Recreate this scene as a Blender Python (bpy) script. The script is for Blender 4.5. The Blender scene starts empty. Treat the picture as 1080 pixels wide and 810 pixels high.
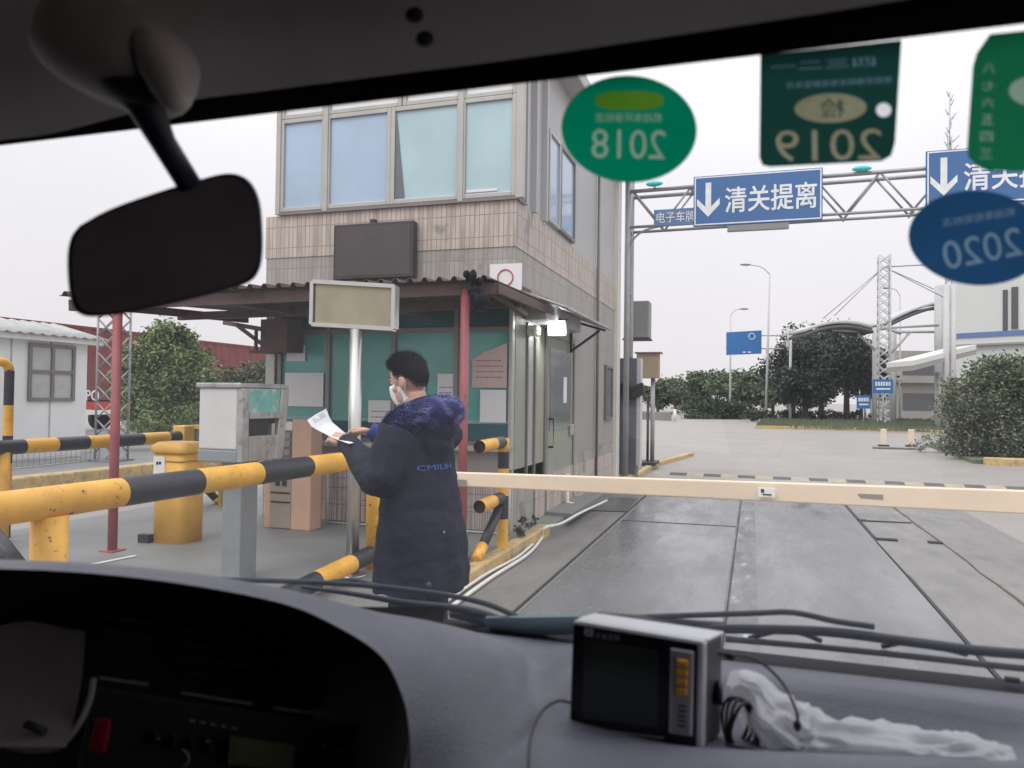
import bpy, bmesh, math, random
from math import sin, cos, pi, radians, atan2, sqrt
from mathutils import Vector, Matrix, noise
from mathutils.bvhtree import BVHTree
random.seed(11)
S = bpy.context.scene
COL = S.collection
# ------------------------------------------------------------------ camera
YAW, PIT, ROL = radians(17.7), radians(1.1), radians(.75)
CAMZ = 1.55; F = 800.0
CR = Matrix.Rotation(YAW, 3, 'Z') @ Matrix.Rotation(pi/2 + PIT, 3, 'X') @ Matrix.Rotation(ROL, 3, 'Z')
cd = bpy.data.cameras.new('camera'); cam = bpy.data.objects.new('camera', cd); COL.objects.link(cam)
cam.matrix_world = Matrix.Translation((0, 0, CAMZ)) @ CR.to_4x4()
cd.sensor_width = 36; cd.lens = F/1080*36; cd.clip_start = .02; cd.clip_end = 2000
cd.dof.use_dof = True; cd.dof.focus_distance = 9.0; cd.dof.aperture_fstop = 6.3
S.camera = cam
# ------------------------------------------------------------------ light
W = bpy.data.worlds.new('World'); S.world = W; W.use_nodes = True
SUN_EL, SUN_AZ = radians(52), radians(200)
def build_world():
    nt = W.node_tree; N = nt.nodes; L = nt.links; N.clear()
    out = N.new('ShaderNodeOutputWorld'); bg = N.new('ShaderNodeBackground'); bg.inputs[1].default_value = .1
    sky = N.new('ShaderNodeTexSky'); sky.sky_type = 'NISHITA'; sky.sun_disc = False
    sky.sun_elevation = SUN_EL; sky.sun_rotation = SUN_AZ; sky.dust_density = 4
    tc = N.new('ShaderNodeTexCoord'); sp = N.new('ShaderNodeSeparateXYZ'); L.new(tc.outputs['Generated'], sp.inputs[0])
    rmp = N.new('ShaderNodeValToRGB'); L.new(sp.outputs[2], rmp.inputs[0])
    cr = rmp.color_ramp
    cr.elements[0].position = 0; cr.elements[0].color = (.80, .755, .785, 1)
    cr.elements[1].position = .28; cr.elements[1].color = (.93, .90, .945, 1)
    e = cr.elements.new(1.0); e.color = (1.85, 1.85, 1.9, 1)
    ns = N.new('ShaderNodeTexNoise'); ns.inputs['Scale'].default_value = 1.6; ns.inputs['Detail'].default_value = 5
    L.new(tc.outputs['Generated'], ns.inputs['Vector'])
    mr = N.new('ShaderNodeMapRange'); L.new(ns.outputs[0], mr.inputs[0])
    mr.inputs[3].default_value = 8.4; mr.inputs[4].default_value = 11.9
    mul = N.new('ShaderNodeVectorMath'); mul.operation = 'SCALE'; L.new(rmp.outputs[0], mul.inputs[0]); L.new(mr.outputs[0], mul.inputs['Scale'])
    mx = N.new('ShaderNodeMix'); mx.data_type = 'RGBA'; mx.inputs[0].default_value = .93
    L.new(sky.outputs[0], mx.inputs[6]); L.new(mul.outputs[0], mx.inputs[7])
    L.new(mx.outputs[2], bg.inputs[0]); L.new(bg.outputs[0], out.inputs[0])
build_world()
sl = bpy.data.lights.new('sun', 'SUN'); sl.energy = .7; sl.angle = radians(25); sl.color = (1, .96, .9)
sun = bpy.data.objects.new('sun', sl); COL.objects.link(sun)
sun.rotation_euler = (radians(90)-SUN_EL, 0, -SUN_AZ + pi)
S.view_settings.view_transform = 'Standard'; S.view_settings.look = 'None'
S.view_settings.exposure = 0.20; S.view_settings.gamma = 1
# ------------------------------------------------------------------ measuring helpers (photo pixel -> point in the place)
O3 = Vector((0, 0, CAMZ))
def ray(px, py): return CR @ Vector(((px-540)/F, (405-py)/F, -1.0))
def P(px, py, dep): return O3 + ray(px, py)*dep
def onX(px, py, c): v = ray(px, py); return O3 + v*(c/v.x)
def onY(px, py, c): v = ray(px, py); return O3 + v*(c/v.y)
def onZ(px, py, c): v = ray(px, py); return O3 + v*((c-CAMZ)/v.z)
# ------------------------------------------------------------------ materials
def mat(name, col, rough=.6, metal=0., var=.12, scale=6., bump=.0, col2=None, thr=None, bscale=None, spec=.5, stretch=(1, 1, 1), emis=None, alpha=None, trans=0, coat=0, width=.04, rv=None):
    m = bpy.data.materials.new(name); m.use_nodes = True
    nt = m.node_tree; N = nt.nodes; L = nt.links; b = N['Principled BSDF']
    b.inputs['Roughness'].default_value = rough; b.inputs['Metallic'].default_value = metal
    b.inputs['Specular IOR Level'].default_value = spec
    b.inputs['Coat Weight'].default_value = coat
    tc = N.new('ShaderNodeTexCoord'); mp = N.new('ShaderNodeMapping'); mp.inputs['Scale'].default_value = stretch
    L.new(tc.outputs['Object'], mp.inputs[0])
    n = N.new('ShaderNodeTexNoise'); n.inputs['Scale'].default_value = scale; n.inputs['Detail'].default_value = 7; n.inputs['Roughness'].default_value = .6
    L.new(mp.outputs[0], n.inputs['Vector'])
    rm = N.new('ShaderNodeValToRGB'); L.new(n.outputs[0], rm.inputs[0])
    c = Vector(col); a = [max(0, x*(1-var)) for x in c]; d = [min(1, x*(1+var)) for x in c]
    rm.color_ramp.elements[0].position = .3; rm.color_ramp.elements[0].color = (*a, 1)
    rm.color_ramp.elements[1].position = .7; rm.color_ramp.elements[1].color = (*d, 1)
    src = rm.outputs[0]
    if col2 is not None:
        n2 = N.new('ShaderNodeTexNoise'); n2.inputs['Scale'].default_value = bscale or scale*2; n2.inputs['Detail'].default_value = 9; n2.inputs['Roughness'].default_value = .7
        L.new(mp.outputs[0], n2.inputs['Vector'])
        r2 = N.new('ShaderNodeValToRGB'); L.new(n2.outputs[0], r2.inputs[0])
        t = thr if thr is not None else .6
        r2.color_ramp.elements[0].position = t; r2.color_ramp.elements[1].position = min(1, t+width)
        mx = N.new('ShaderNodeMix'); mx.data_type = 'RGBA'; L.new(r2.outputs[0], mx.inputs[0]); L.new(src, mx.inputs[6]); mx.inputs[7].default_value = (*col2, 1)
        src = mx.outputs[2]
    L.new(src, b.inputs['Base Color'])
    if rv:
        n4 = N.new('ShaderNodeTexNoise'); n4.inputs['Scale'].default_value = scale*1.7; n4.inputs['Detail'].default_value = 8; n4.inputs['Roughness'].default_value = .65
        L.new(mp.outputs[0], n4.inputs['Vector']); m4 = N.new('ShaderNodeMapRange'); L.new(n4.outputs[0], m4.inputs[0]); m4.inputs[1].default_value = .35; m4.inputs[2].default_value = .62; m4.inputs[3].default_value = rv[0]; m4.inputs[4].default_value = rv[1]
        L.new(m4.outputs[0], b.inputs['Roughness'])
    if bump:
        bp = N.new('ShaderNodeBump'); bp.inputs['Strength'].default_value = bump; bp.inputs['Distance'].default_value = .01
        n3 = N.new('ShaderNodeTexNoise'); n3.inputs['Scale'].default_value = (bscale or scale)*4; n3.inputs['Detail'].default_value = 6
        L.new(mp.outputs[0], n3.inputs['Vector']); L.new(n3.outputs[0], bp.inputs['Height']); L.new(bp.outputs[0], b.inputs['Normal'])
    if emis:
        b.inputs['Emission Color'].default_value = (*emis[0], 1); b.inputs['Emission Strength'].default_value = emis[1]
    if trans:
        b.inputs['Transmission Weight'].default_value = trans
    return m
def glass_mat(name, tint=(1, 1, 1), refl=.06, dust=.03):
    m = bpy.data.materials.new(name); m.use_nodes = True; nt = m.node_tree; N = nt.nodes; L = nt.links; N.clear()
    out = N.new('ShaderNodeOutputMaterial'); tr = N.new('ShaderNodeBsdfTransparent'); tr.inputs[0].default_value = (*tint, 1)
    gl = N.new('ShaderNodeBsdfGlossy'); gl.inputs['Roughness'].default_value = .03
    df = N.new('ShaderNodeBsdfTranslucent'); df.inputs[0].default_value = (.75, .78, .82, 1)
    lw = N.new('ShaderNodeLayerWeight'); lw.inputs[0].default_value = .5
    pw = N.new('ShaderNodeMath'); pw.operation = 'POWER'; L.new(lw.outputs['Facing'], pw.inputs[0]); pw.inputs[1].default_value = 5
    fr = N.new('ShaderNodeMath'); fr.operation = 'MULTIPLY_ADD'; L.new(pw.outputs[0], fr.inputs[0]); fr.inputs[1].default_value = .9; fr.inputs[2].default_value = refl
    tc = N.new('ShaderNodeTexCoord'); n = N.new('ShaderNodeTexNoise'); n.inputs['Scale'].default_value = 3.5; n.inputs['Detail'].default_value = 8; n.inputs['Roughness'].default_value = .55
    L.new(tc.outputs['Object'], n.inputs['Vector'])
    mr = N.new('ShaderNodeMapRange'); L.new(n.outputs[0], mr.inputs[0]); mr.inputs[1].default_value = .3; mr.inputs[2].default_value = .75; mr.inputs[3].default_value = dust*.4; mr.inputs[4].default_value = dust*1.6
    m1 = N.new('ShaderNodeMixShader'); L.new(mr.outputs[0], m1.inputs[0]); L.new(tr.outputs[0], m1.inputs[1]); L.new(df.outputs[0], m1.inputs[2])
    m2 = N.new('ShaderNodeMixShader'); L.new(fr.outputs[0], m2.inputs[0]); L.new(m1.outputs[0], m2.inputs[1]); L.new(gl.outputs[0], m2.inputs[2])
    L.new(m2.outputs[0], out.inputs[0]); return m
YEL = (.80, .42, .055); BLK = (.022, .026, .032)
M = dict(
 concrete=mat('concrete_ground', (.30, .275, .25), .55, var=.10, scale=.5, bump=.25, col2=(.20, .19, .18), thr=.56, bscale=1.3, width=.2),
 road=mat('weighbridge_steel', (.148, .145, .15), .36, var=.2, scale=.7, bump=.10, col2=(.10, .096, .095), thr=.50, bscale=1.4, width=.22, spec=.8, stretch=(1.6, .45, 1), rv=(.10, .42)),
 lane=mat('lane_concrete', (.205, .195, .185), .5, var=.16, scale=1.5, bump=.3, col2=(.14, .132, .125), thr=.52, bscale=2.2, width=.2, rv=(.28, .65), stretch=(1.3, .5, 1)),
 damp=mat('damp_asphalt', (.095, .09, .09), .35, var=.2, scale=2, bump=.2),
 joint=mat('joint_rubber', (.025, .022, .022), .7, var=.3, scale=10),
 jointrust=mat('joint_rusty', (.10, .06, .045), .8, var=.5, scale=10),
 chalk=mat('white_scuffs', (.15, .147, .152), .35, var=.12, scale=2, col2=(.42, .43, .45), thr=.58, bscale=6, width=.10, stretch=(1.5, .5, 1), rv=(.2, .6)),
 island=mat('island_concrete', (.215, .22, .215), .6, var=.14, scale=1.2, bump=.3, col2=(.14, .14, .135), thr=.6, bscale=2, width=.15),
 kerb_y=mat('kerb_yellow_paint', (.54, .39, .17), .65, var=.2, scale=6, bump=.3, col2=(.27, .24, .2), thr=.52, bscale=9, width=.1),
 white_paint=mat('white_paint', (.7, .7, .68), .55, var=.1, scale=9, col2=(.4, .4, .38), thr=.6, bscale=15),
 yellow=mat('yellow_paint_chipped', YEL, .42, var=.2, scale=4, bump=.15, col2=(.16, .08, .04), thr=.605, bscale=19, width=.03, rv=(.3, .6)),
 oldyellow=mat('yellow_paint_old', (.46, .31, .07), .55, var=.2, scale=8, bump=.15, col2=(.16, .10, .04), thr=.6, bscale=18, width=.04),
 black=mat('black_paint', BLK, .42, var=.3, scale=8, bump=.08, col2=(.07, .075, .08), thr=.62, bscale=14, width=.05),
 hollow=mat('pipe_inside', (.04, .015, .01), .9),
 tile=None, tile_grey=None,
 wall_grey=mat('painted_wall_grey', (.33, .315, .30), .7, var=.06, scale=2, bump=.1, col2=(.25, .24, .225), thr=.58, bscale=2.5, width=.2, stretch=(1, 1, .25)),
 wall_light=mat('aluminium_panel_light', (.46, .455, .46), .5, var=.05, scale=2, col2=(.38, .37, .37), thr=.6, bscale=3, width=.2, stretch=(1, 1, .2)),
 alu=mat('aluminium_frame', (.47, .46, .43), .4, metal=.35, var=.06, scale=5),
 aludark=mat('aluminium_dark', (.22, .20, .19), .4, metal=.4, var=.1, scale=5),
 grn_panel=mat('green_grey_panel', (.30, .31, .25), .55, var=.08, scale=2),
 skyglass=mat('blue_window_glass', (.42, .54, .70), .12, var=.10, scale=1.1, spec=.6), skyglassc=mat('cyan_window_glass', (.45, .61, .66), .12, var=.10, scale=1.3, spec=.6),
 skyglass2=mat('grey_window_gap', (.16, .18, .19), .1, var=.1),
 teal=mat('teal_film_glass', (.10, .40, .36), .16, var=.25, scale=.9, spec=.6),
 tealdark=mat('teal_film_dark', (.03, .10, .12), .2, var=.3, scale=1.2),
 paper=mat('paper_and_sky_pane_white', (.80, .80, .82), .7, var=.03, scale=4),
 paperpink=mat('paper_pink', (.62, .50, .46), .7, var=.05, scale=3),
 redink=mat('red_ink', (.5, .12, .12), .7), ink=mat('ink_grey', (.2, .2, .25), .7),
 display=mat('display_board_dark', (.075, .062, .062), .45, var=.12, scale=3),
 displayrim=mat('display_rim', (.05, .045, .045), .5),
 rustred=mat('red_oxide_pole', (.36, .10, .11), .55, var=.14, scale=6, col2=(.18, .07, .06), thr=.62, bscale=12),
 roofsheet=mat('rusty_roof_sheet', (.105, .062, .058), .6, var=.2, scale=3, bump=.1, col2=(.05, .035, .03), thr=.55, bscale=5, width=.1),
 roofgrey=mat('grey_roof_sheet', (.42, .42, .41), .5, var=.2, scale=3),
 darksteel=mat('dark_steel', (.04, .035, .035), .6, var=.2),
 steel=mat('stainless_steel', (.55, .54, .52), .32, metal=.85, var=.06, scale=3, stretch=(1, 1, .1)),
 panelface=mat('blank_sign_face', (.33, .29, .20), .35, var=.16, scale=3.5, col2=(.24, .20, .12), thr=.55, bscale=3, width=.25, stretch=(1, 1, .5)),
 galv=mat('galvanised_steel', (.36, .355, .36), .45, metal=.4, var=.12, scale=4),
 galvlight=mat('pale_grey_paint', (.58, .57, .58), .5, var=.07, scale=4),
 kiosk_white=mat('kiosk_white_panel', (.60, .60, .585), .45, var=.05, scale=5),
 kiosk_grey=mat('kiosk_grey', (.25, .27, .28), .45, var=.1, scale=6),
 kiosk_worn=mat('kiosk_worn_metal', (.40, .40, .39), .35, metal=.4, var=.2, scale=9, bump=.1, col2=(.22, .22, .21), thr=.55, bscale=12, width=.1),
 kiosk_teal=mat('kiosk_teal_label', (.16, .42, .38), .4, var=.2, scale=6, col2=(.5, .52, .5), thr=.52, bscale=10, width=.1),
 void=mat('dark_recess', (.018, .018, .018), .7),
 peach=mat('peach_paint', (.62, .40, .28), .6, var=.07, scale=4),
 beigebox=mat('beige_box', (.35, .30, .25), .6, var=.1, scale=5),
 orange=mat('orange_plastic', (.82, .46, .09), .45, var=.18, scale=3, col2=(.55, .36, .2), thr=.55, bscale=6, width=.15, rv=(.3, .6)),
 boom=mat('boom_cream', (.84, .68, .51), .5, var=.05, scale=2.5, col2=(.72, .66, .56), thr=.55, bscale=3, width=.15),
 boomgrey=mat('boom_tape', (.28, .25, .21), .5), whitetape=mat('white_tape', (.85, .85, .83), .5),
 wire=mat('wire_mesh', (.20, .18, .17), .5, metal=.3),
 pvc=mat('white_pvc', (.74, .72, .66), .4, var=.05),
 cabinet=mat('cabinet_grey', (.115, .13, .145), .45, var=.1, scale=3),
 boxgrey=mat('box_grey', (.27, .275, .27), .5, var=.08), tan=mat('tan_box', (.36, .27, .18), .55, var=.08),
 bluesign=mat('blue_sign', (.045, .145, .37), .4, var=.05, scale=3), bluesign2=mat('blue_sign_far', (.03, .17, .45), .4),
 letter=mat('white_lettering', (.82, .84, .86), .4), bluelettering=mat('blue_lettering', (.03, .14, .55), .6),
 cyan=mat('cyan_lamp', (.05, .55, .6), .4),
 cabin=mat('site_office_panel', (.80, .81, .82), .5, var=.03, scale=2, col2=(.48, .48, .48), thr=.62, bscale=3, width=.2, stretch=(1, 1, .3)),
 cabinglass=mat('site_office_glass', (.46, .47, .46), .2, var=.1, scale=2),
 maroon=mat('container_maroon', (.22, .055, .055), .55, var=.12, scale=1.5, col2=(.14, .04, .04), thr=.55, bscale=2, width=.2),
 red=mat('red_paint', (.55, .06, .045), .5), rubber=mat('tyre_rubber', (.02, .02, .02), .8),
 bark=mat('bark', (.10, .08, .06), .9, var=.3, scale=8, bump=.5),
 leafA=mat('leaf_bright', (.19, .24, .085), .6, var=.55, scale=1.1), leafB=mat('leaf_mid', (.095, .14, .065), .6, var=.55, scale=1.2),
 leafC=mat('leaf_dark', (.048, .062, .045), .65, var=.5, scale=.5), leafD=mat('leaf_olive', (.15, .15, .08), .65, var=.5, scale=.9),
 leafF=mat('leaf_far', (.14, .165, .105), .7, var=.55, scale=.12), hedge=mat('hedge_leaf', (.05, .085, .04), .7, var=.4, scale=.3),
 grass=mat('grass', (.12, .145, .085), .8, var=.4, scale=3), flowers=mat('pale_blossom', (.5, .5, .47), .7, var=.2),
 white_wall=mat('white_building', (.66, .665, .66), .6, var=.03, scale=.3), bluestripe=mat('blue_band', (.13, .21, .42), .5),
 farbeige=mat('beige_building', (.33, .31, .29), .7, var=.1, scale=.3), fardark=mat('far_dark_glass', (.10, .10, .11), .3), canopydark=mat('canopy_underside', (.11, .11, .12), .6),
 farwall=mat('far_wall', (.24, .23, .23), .7, var=.2, scale=.5),
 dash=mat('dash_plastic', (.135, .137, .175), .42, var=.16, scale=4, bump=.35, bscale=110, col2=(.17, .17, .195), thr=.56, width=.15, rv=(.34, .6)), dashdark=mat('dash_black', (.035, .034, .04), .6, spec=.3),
 fascia=mat('fascia_dark', (.06, .058, .066), .55, spec=.3), traycol=mat('tray_brown', (.30, .25, .26), .6, var=.15),
 liner=mat('roof_liner_fabric', (.50, .44, .41), .95, var=.1, scale=6, bump=.1, bscale=80, spec=.1), headblack=mat('header_black', (.008, .009, .013), .7, spec=.2),
 housing=mat('grey_plastic', (.46, .42, .41), .6, spec=.3), navyplastic=mat('navy_black_plastic', (.022, .028, .045), .45, spec=.3),
 mirrorglass=mat('mirror_dark_glass', (.17, .145, .16), .35, var=.3, scale=5, spec=.6),
 wiper=mat('wiper_black', (.018, .024, .04), .5, spec=.4), wipermetal=mat('wiper_metal', (.10, .11, .12), .4, metal=.5),
 buttonred=mat('red_button', (.42, .02, .035), .4), lcd=mat('lcd_green', (.22, .23, .14), .3), trim=mat('trim_grey', (.32, .32, .34), .5),
 monblack=mat('monitor_black', (.006, .007, .012), .3), monscreen=mat('monitor_screen', (.035, .04, .034), .18), silver=mat('monitor_silver', (.60, .60, .63), .35, metal=.3, var=.03),
 monside=mat('monitor_side', (.06, .055, .06), .5), amber=mat('amber_button', (.75, .36, .04), .4), panelgrey=mat('control_panel_grey', (.30, .30, .32), .45),
 cord=mat('black_cord', (.02, .02, .022), .5), bag=mat('thin_plastic_bag', (.80, .80, .83), .2, var=.06, scale=10, bump=.3, bscale=8, spec=.8),
 skin=mat('skin', (.56, .33, .24), .5, var=.06, scale=10), hair=mat('hair_black', (.007, .006, .006), .8, spec=.2), coat=mat('coat_navy', (.010, .012, .026), .75, var=.25, scale=6, bump=.25, bscale=10, spec=.25),
 cuff=mat('cuff_blue', (.02, .035, .22), .7), fur1=mat('fur_blue', (.028, .035, .19), .7, var=.3), fur2=mat('fur_pale', (.19, .20, .42), .7, var=.2), fur3=mat('fur_deep', (.012, .015, .085), .8),
 mask=mat('mask_white', (.78, .80, .82), .8), trouser=mat('trousers_black', (.012, .012, .016), .8, bump=.2), shoe=mat('shoe_black', (.01, .01, .01), .4), eye=mat('eye_white', (.7, .7, .7), .2),
 stk_green=None,
)
def tile_mat(name, col, line, period, stretch_col):
    """narrow glazed strips with dark joints and rain streaks"""
    m = bpy.data.materials.new(name); m.use_nodes = True; nt = m.node_tree; N = nt.nodes; L = nt.links; b = N['Principled BSDF']
    b.inputs['Roughness'].default_value = .5
    tc = N.new('ShaderNodeTexCoord'); sp = N.new('ShaderNodeSeparateXYZ'); L.new(tc.outputs['Object'], sp.inputs[0])
    ad = N.new('ShaderNodeMath'); ad.operation = 'ADD'; L.new(sp.outputs[0], ad.inputs[0]); L.new(sp.outputs[1], ad.inputs[1])
    cmb = N.new('ShaderNodeCombineXYZ'); L.new(ad.outputs[0], cmb.inputs[0]); L.new(sp.outputs[2], cmb.inputs[1])
    br = N.new('ShaderNodeTexBrick'); L.new(cmb.outputs[0], br.inputs['Vector']); br.offset = 0
    br.inputs['Scale'].default_value = 1; br.inputs['Brick Width'].default_value = period; br.inputs['Row Height'].default_value = .245
    br.inputs['Mortar Size'].default_value = .0045; br.inputs['Mortar Smooth'].default_value = .3; br.inputs['Bias'].default_value = 0
    br.inputs['Color1'].default_value = (*col, 1); br.inputs['Color2'].default_value = (*[c*.9 for c in col], 1); br.inputs['Mortar'].default_value = (*line, 1)
    mp = N.new('ShaderNodeMapping'); mp.inputs['Scale'].default_value = (9, 9, .9); L.new(tc.outputs['Object'], mp.inputs[0])
    n = N.new('ShaderNodeTexNoise'); n.inputs['Scale'].default_value = 1.3; n.inputs['Detail'].default_value = 6; L.new(mp.outputs[0], n.inputs['Vector'])
    r = N.new('ShaderNodeValToRGB'); L.new(n.outputs[0], r.inputs[0]); r.color_ramp.elements[0].position = .44; r.color_ramp.elements[1].position = .70
    mx = N.new('ShaderNodeMix'); mx.data_type = 'RGBA'; L.new(r.outputs[0], mx.inputs[0]); L.new(br.outputs[0], mx.inputs[6]); mx.inputs[7].default_value = (*stretch_col, 1)
    n2 = N.new('ShaderNodeTexNoise'); n2.inputs['Scale'].default_value = 2.2; n2.inputs['Detail'].default_value = 8; L.new(tc.outputs['Object'], n2.inputs['Vector'])
    r2 = N.new('ShaderNodeValToRGB'); L.new(n2.outputs[0], r2.inputs[0]); r2.color_ramp.elements[0].position = .62; r2.color_ramp.elements[1].position = .70
    r2.color_ramp.elements[1].color = (.6, .6, .6, 1)
    mx2 = N.new('ShaderNodeMix'); mx2.data_type = 'RGBA'; L.new(r2.outputs[0], mx2.inputs[0]); L.new(mx.outputs[2], mx2.inputs[6]); mx2.inputs[7].default_value = (.17, .15, .14, 1)
    L.new(mx2.outputs[2], b.inputs['Base Color'])
    bp = N.new('ShaderNodeBump'); bp.inputs['Strength'].default_value = .4; bp.inputs['Distance'].default_value = .004; bp.invert = True
    L.new(br.outputs['Fac'], bp.inputs['Height']); L.new(bp.outputs[0], b.inputs['Normal'])
    return m
M['tile'] = tile_mat('pink_strip_tiles', (.60, .52, .465), (.24, .20, .18), .056, (.34, .28, .24))
M['tile_grey'] = tile_mat('grey_strip_tiles', (.41, .385, .35), (.25, .23, .21), .056, (.29, .27, .25))
M['windshield'] = glass_mat('windshield_glass', (.97, .985, .98), dust=.028)
# ------------------------------------------------------------------ mesh builder
class MB:
    def __init__(s): s.v = []; s.f = []; s.mi = []; s.cur = 0; s.sm = []; s.smooth = False
    def m(s, i): s.cur = i; return s
    def add(s, vs, fs, smooth=None):
        o = len(s.v); s.v += [Vector(v) for v in vs]
        for f in fs: s.f.append([i+o for i in f]); s.mi.append(s.cur); s.sm.append(s.smooth if smooth is None else smooth)
        return s
    def hexa(s, p):   # 8 corners: bottom 4 (ccw), top 4
        return s.add(p, [(3, 2, 1, 0), (4, 5, 6, 7), (0, 1, 5, 4), (1, 2, 6, 5), (2, 3, 7, 6), (3, 0, 4, 7)])
    def box(s, x0, x1, y0, y1, z0, z1):
        return s.hexa([(x0, y0, z0), (x1, y0, z0), (x1, y1, z0), (x0, y1, z0), (x0, y0, z1), (x1, y0, z1), (x1, y1, z1), (x0, y1, z1)])
    def bar(s, a, b, w, h, up=(0, 0, 1)):
        a = Vector(a); b = Vector(b); d = (b-a).normalized(); up = Vector(up)
        if abs(d.dot(up)) > .98: up = Vector((0, 1, 0))
        r = d.cross(up).normalized()*w/2; u = r.cross(d).normalized()*h/2
        return s.hexa([a-r-u, a+r-u, b+r-u, b-r-u, a-r+u, a+r+u, b+r+u, b-r+u])
    def prism(s, pts, vec):   # polygon (3D) extruded along vec
        n = len(pts); pts = [Vector(p) for p in pts]; vec = Vector(vec)
        vs = pts + [p+vec for p in pts]
        return s.add(vs, [list(range(n))[::-1], list(range(n, 2*n))] + [(i, (i+1) % n, n+(i+1) % n, n+i) for i in range(n)])
    def tube(s, pts, r, n=12, cap=True, rs=None):
        pts = [Vector(p) for p in pts]; rings = []; prev = None
        for i, p in enumerate(pts):
            if i == 0: d = pts[1]-p
            elif i == len(pts)-1: d = p-pts[i-1]
            else: d = (pts[i+1]-p).normalized() + (p-pts[i-1]).normalized()
            d.normalize()
            a = Vector((0, 0, 1)) if prev is None else prev
            if prev is None and abs(d.z) > .9: a = Vector((0, 1, 0))
            x = (a - d*a.dot(d)).normalized(); prev = x; y = d.cross(x)
            rr = rs[i] if rs else r
            rings.append([p + (x*cos(2*pi*k/n) + y*sin(2*pi*k/n))*rr for k in range(n)])
        return s.loft(rings, cap)
    def loft(s, rings, cap=True, smooth=True):
        n = len(rings[0]); vs = [v for r in rings for v in r]; fs = []
        for i in range(len(rings)-1):
            for k in range(n): fs.append((i*n+k, i*n+(k+1) % n, (i+1)*n+(k+1) % n, (i+1)*n+k))
        o = len(s.v); s.add(vs, fs, smooth)
        if cap:
            s.f.append([o+k for k in range(n)][::-1]); s.mi.append(s.cur); s.sm.append(False)
            s.f.append([o+(len(rings)-1)*n+k for k in range(n)]); s.mi.append(s.cur); s.sm.append(False)
        return s
    def ell(s, c, r, nu=16, nv=10, rot=None, sup=2.0):
        c = Vector(c); rings = []
        def sp(t): return math.copysign(abs(t)**(2/sup), t)
        for j in range(1, nv):
            th = pi*j/nv; ring = []
            for i in range(nu):
                ph = 2*pi*i/nu
                q = Vector((r[0]*sp(sin(th))*sp(cos(ph)), r[1]*sp(sin(th))*sp(sin(ph)), -r[2]*sp(cos(th))))
                if rot: q = rot @ q
                ring.append(c+q)
            rings.append(ring)
        o = len(s.v); b = Vector((0, 0, -r[2])); t = Vector((0, 0, r[2]))
        if rot: b = rot @ b; t = rot @ t
        n = nu; vs = [v for q in rings for v in q] + [c+b, c+t]; fs = []
        for i in range(len(rings)-1):
            for k in range(n): fs.append((i*n+k, i*n+(k+1) % n, (i+1)*n+(k+1) % n, (i+1)*n+k))
        B = len(rings)*n; T = B+1
        for k in range(n): fs.append((B, (k+1) % n, k)); fs.append((T, (len(rings)-1)*n+k, (len(rings)-1)*n+(k+1) % n))
        return s.add(vs, fs, True)
    def grid(s, rows, smooth=True):
        n = len(rows[0]); vs = [v for r in rows for v in r]
        return s.add(vs, [(i*n+k, i*n+k+1, (i+1)*n+k+1, (i+1)*n+k) for i in range(len(rows)-1) for k in range(n-1)], smooth)
def link(name, mb, mats, parent=None, loc=(0, 0, 0), bevel=0, seg=2, fixn=True, solid=0, subs=0, weld=False):
    if not isinstance(mats, (list, tuple)): mats = [mats]
    me = bpy.data.meshes.new(name); L0 = Vector(loc)
    me.from_pydata([v-L0 for v in mb.v], [], mb.f)
    for m_ in mats: me.materials.append(M[m_])
    me.polygons.foreach_set('material_index', mb.mi); me.polygons.foreach_set('use_smooth', mb.sm); me.update()
    if fixn:
        bm = bmesh.new(); bm.from_mesh(me)
        if weld: bmesh.ops.remove_doubles(bm, verts=bm.verts, dist=1e-5)
        bmesh.ops.recalc_face_normals(bm, faces=bm.faces); bm.to_mesh(me); bm.free()
    o = bpy.data.objects.new(name, me); COL.objects.link(o)
    if parent is not None: o.parent = parent
    else: o.location = L0
    if solid: q = o.modifiers.new('solid', 'SOLIDIFY'); q.thickness = solid; q.offset = 0
    if bevel:
        q = o.modifiers.new('bevel', 'BEVEL'); q.width = bevel; q.segments = seg; q.limit_method = 'ANGLE'; q.angle_limit = radians(35); q.use_clamp_overlap = True; q.harden_normals = False
    if subs: q = o.modifiers.new('subd', 'SUBSURF'); q.levels = subs; q.render_levels = subs
    return o
def tag(o, label=None, cat=None, group=None, kind=None):
    if label: o['label'] = label
    if cat: o['category'] = cat
    if group: o['group'] = group
    if kind: o['kind'] = kind
    return o
class Thing:
    def __init__(s, name, label, cat, loc, group=None, rotz=0):
        s.o = bpy.data.objects.new(name, None); COL.objects.link(s.o); s.o.location = loc; s.o.rotation_euler.z = rotz; s.loc = Vector(loc)
        s.o.empty_display_size = .1
        tag(s.o, label, cat, group)
    def part(s, name, mb, mats, parent=None, local=False, **k):   # world-authored unless local
        return link(name, mb, mats, parent or s.o, loc=(0, 0, 0) if local else s.loc, **k)
def single(name, mb, mats, label, cat, loc, group=None, **k):
    return tag(link(name, mb, mats, None, loc, **k), label, cat, group)
def struct(name, mb, mats, loc=(0, 0, 0), **k):
    o = link(name, mb, mats, None, loc, **k); o['kind'] = 'structure'; return o
def copy_thing(root, loc, rotz=None, label=None):
    r = root.copy(); COL.objects.link(r); r.location = loc
    if rotz is not None: r.rotation_euler.z = rotz
    if label: r['label'] = label
    for ch in list(root.children):
        c = ch.copy(); COL.objects.link(c); c.parent = r
        for g in ch.children: d = g.copy(); COL.objects.link(d); d.parent = c
    return r
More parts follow.
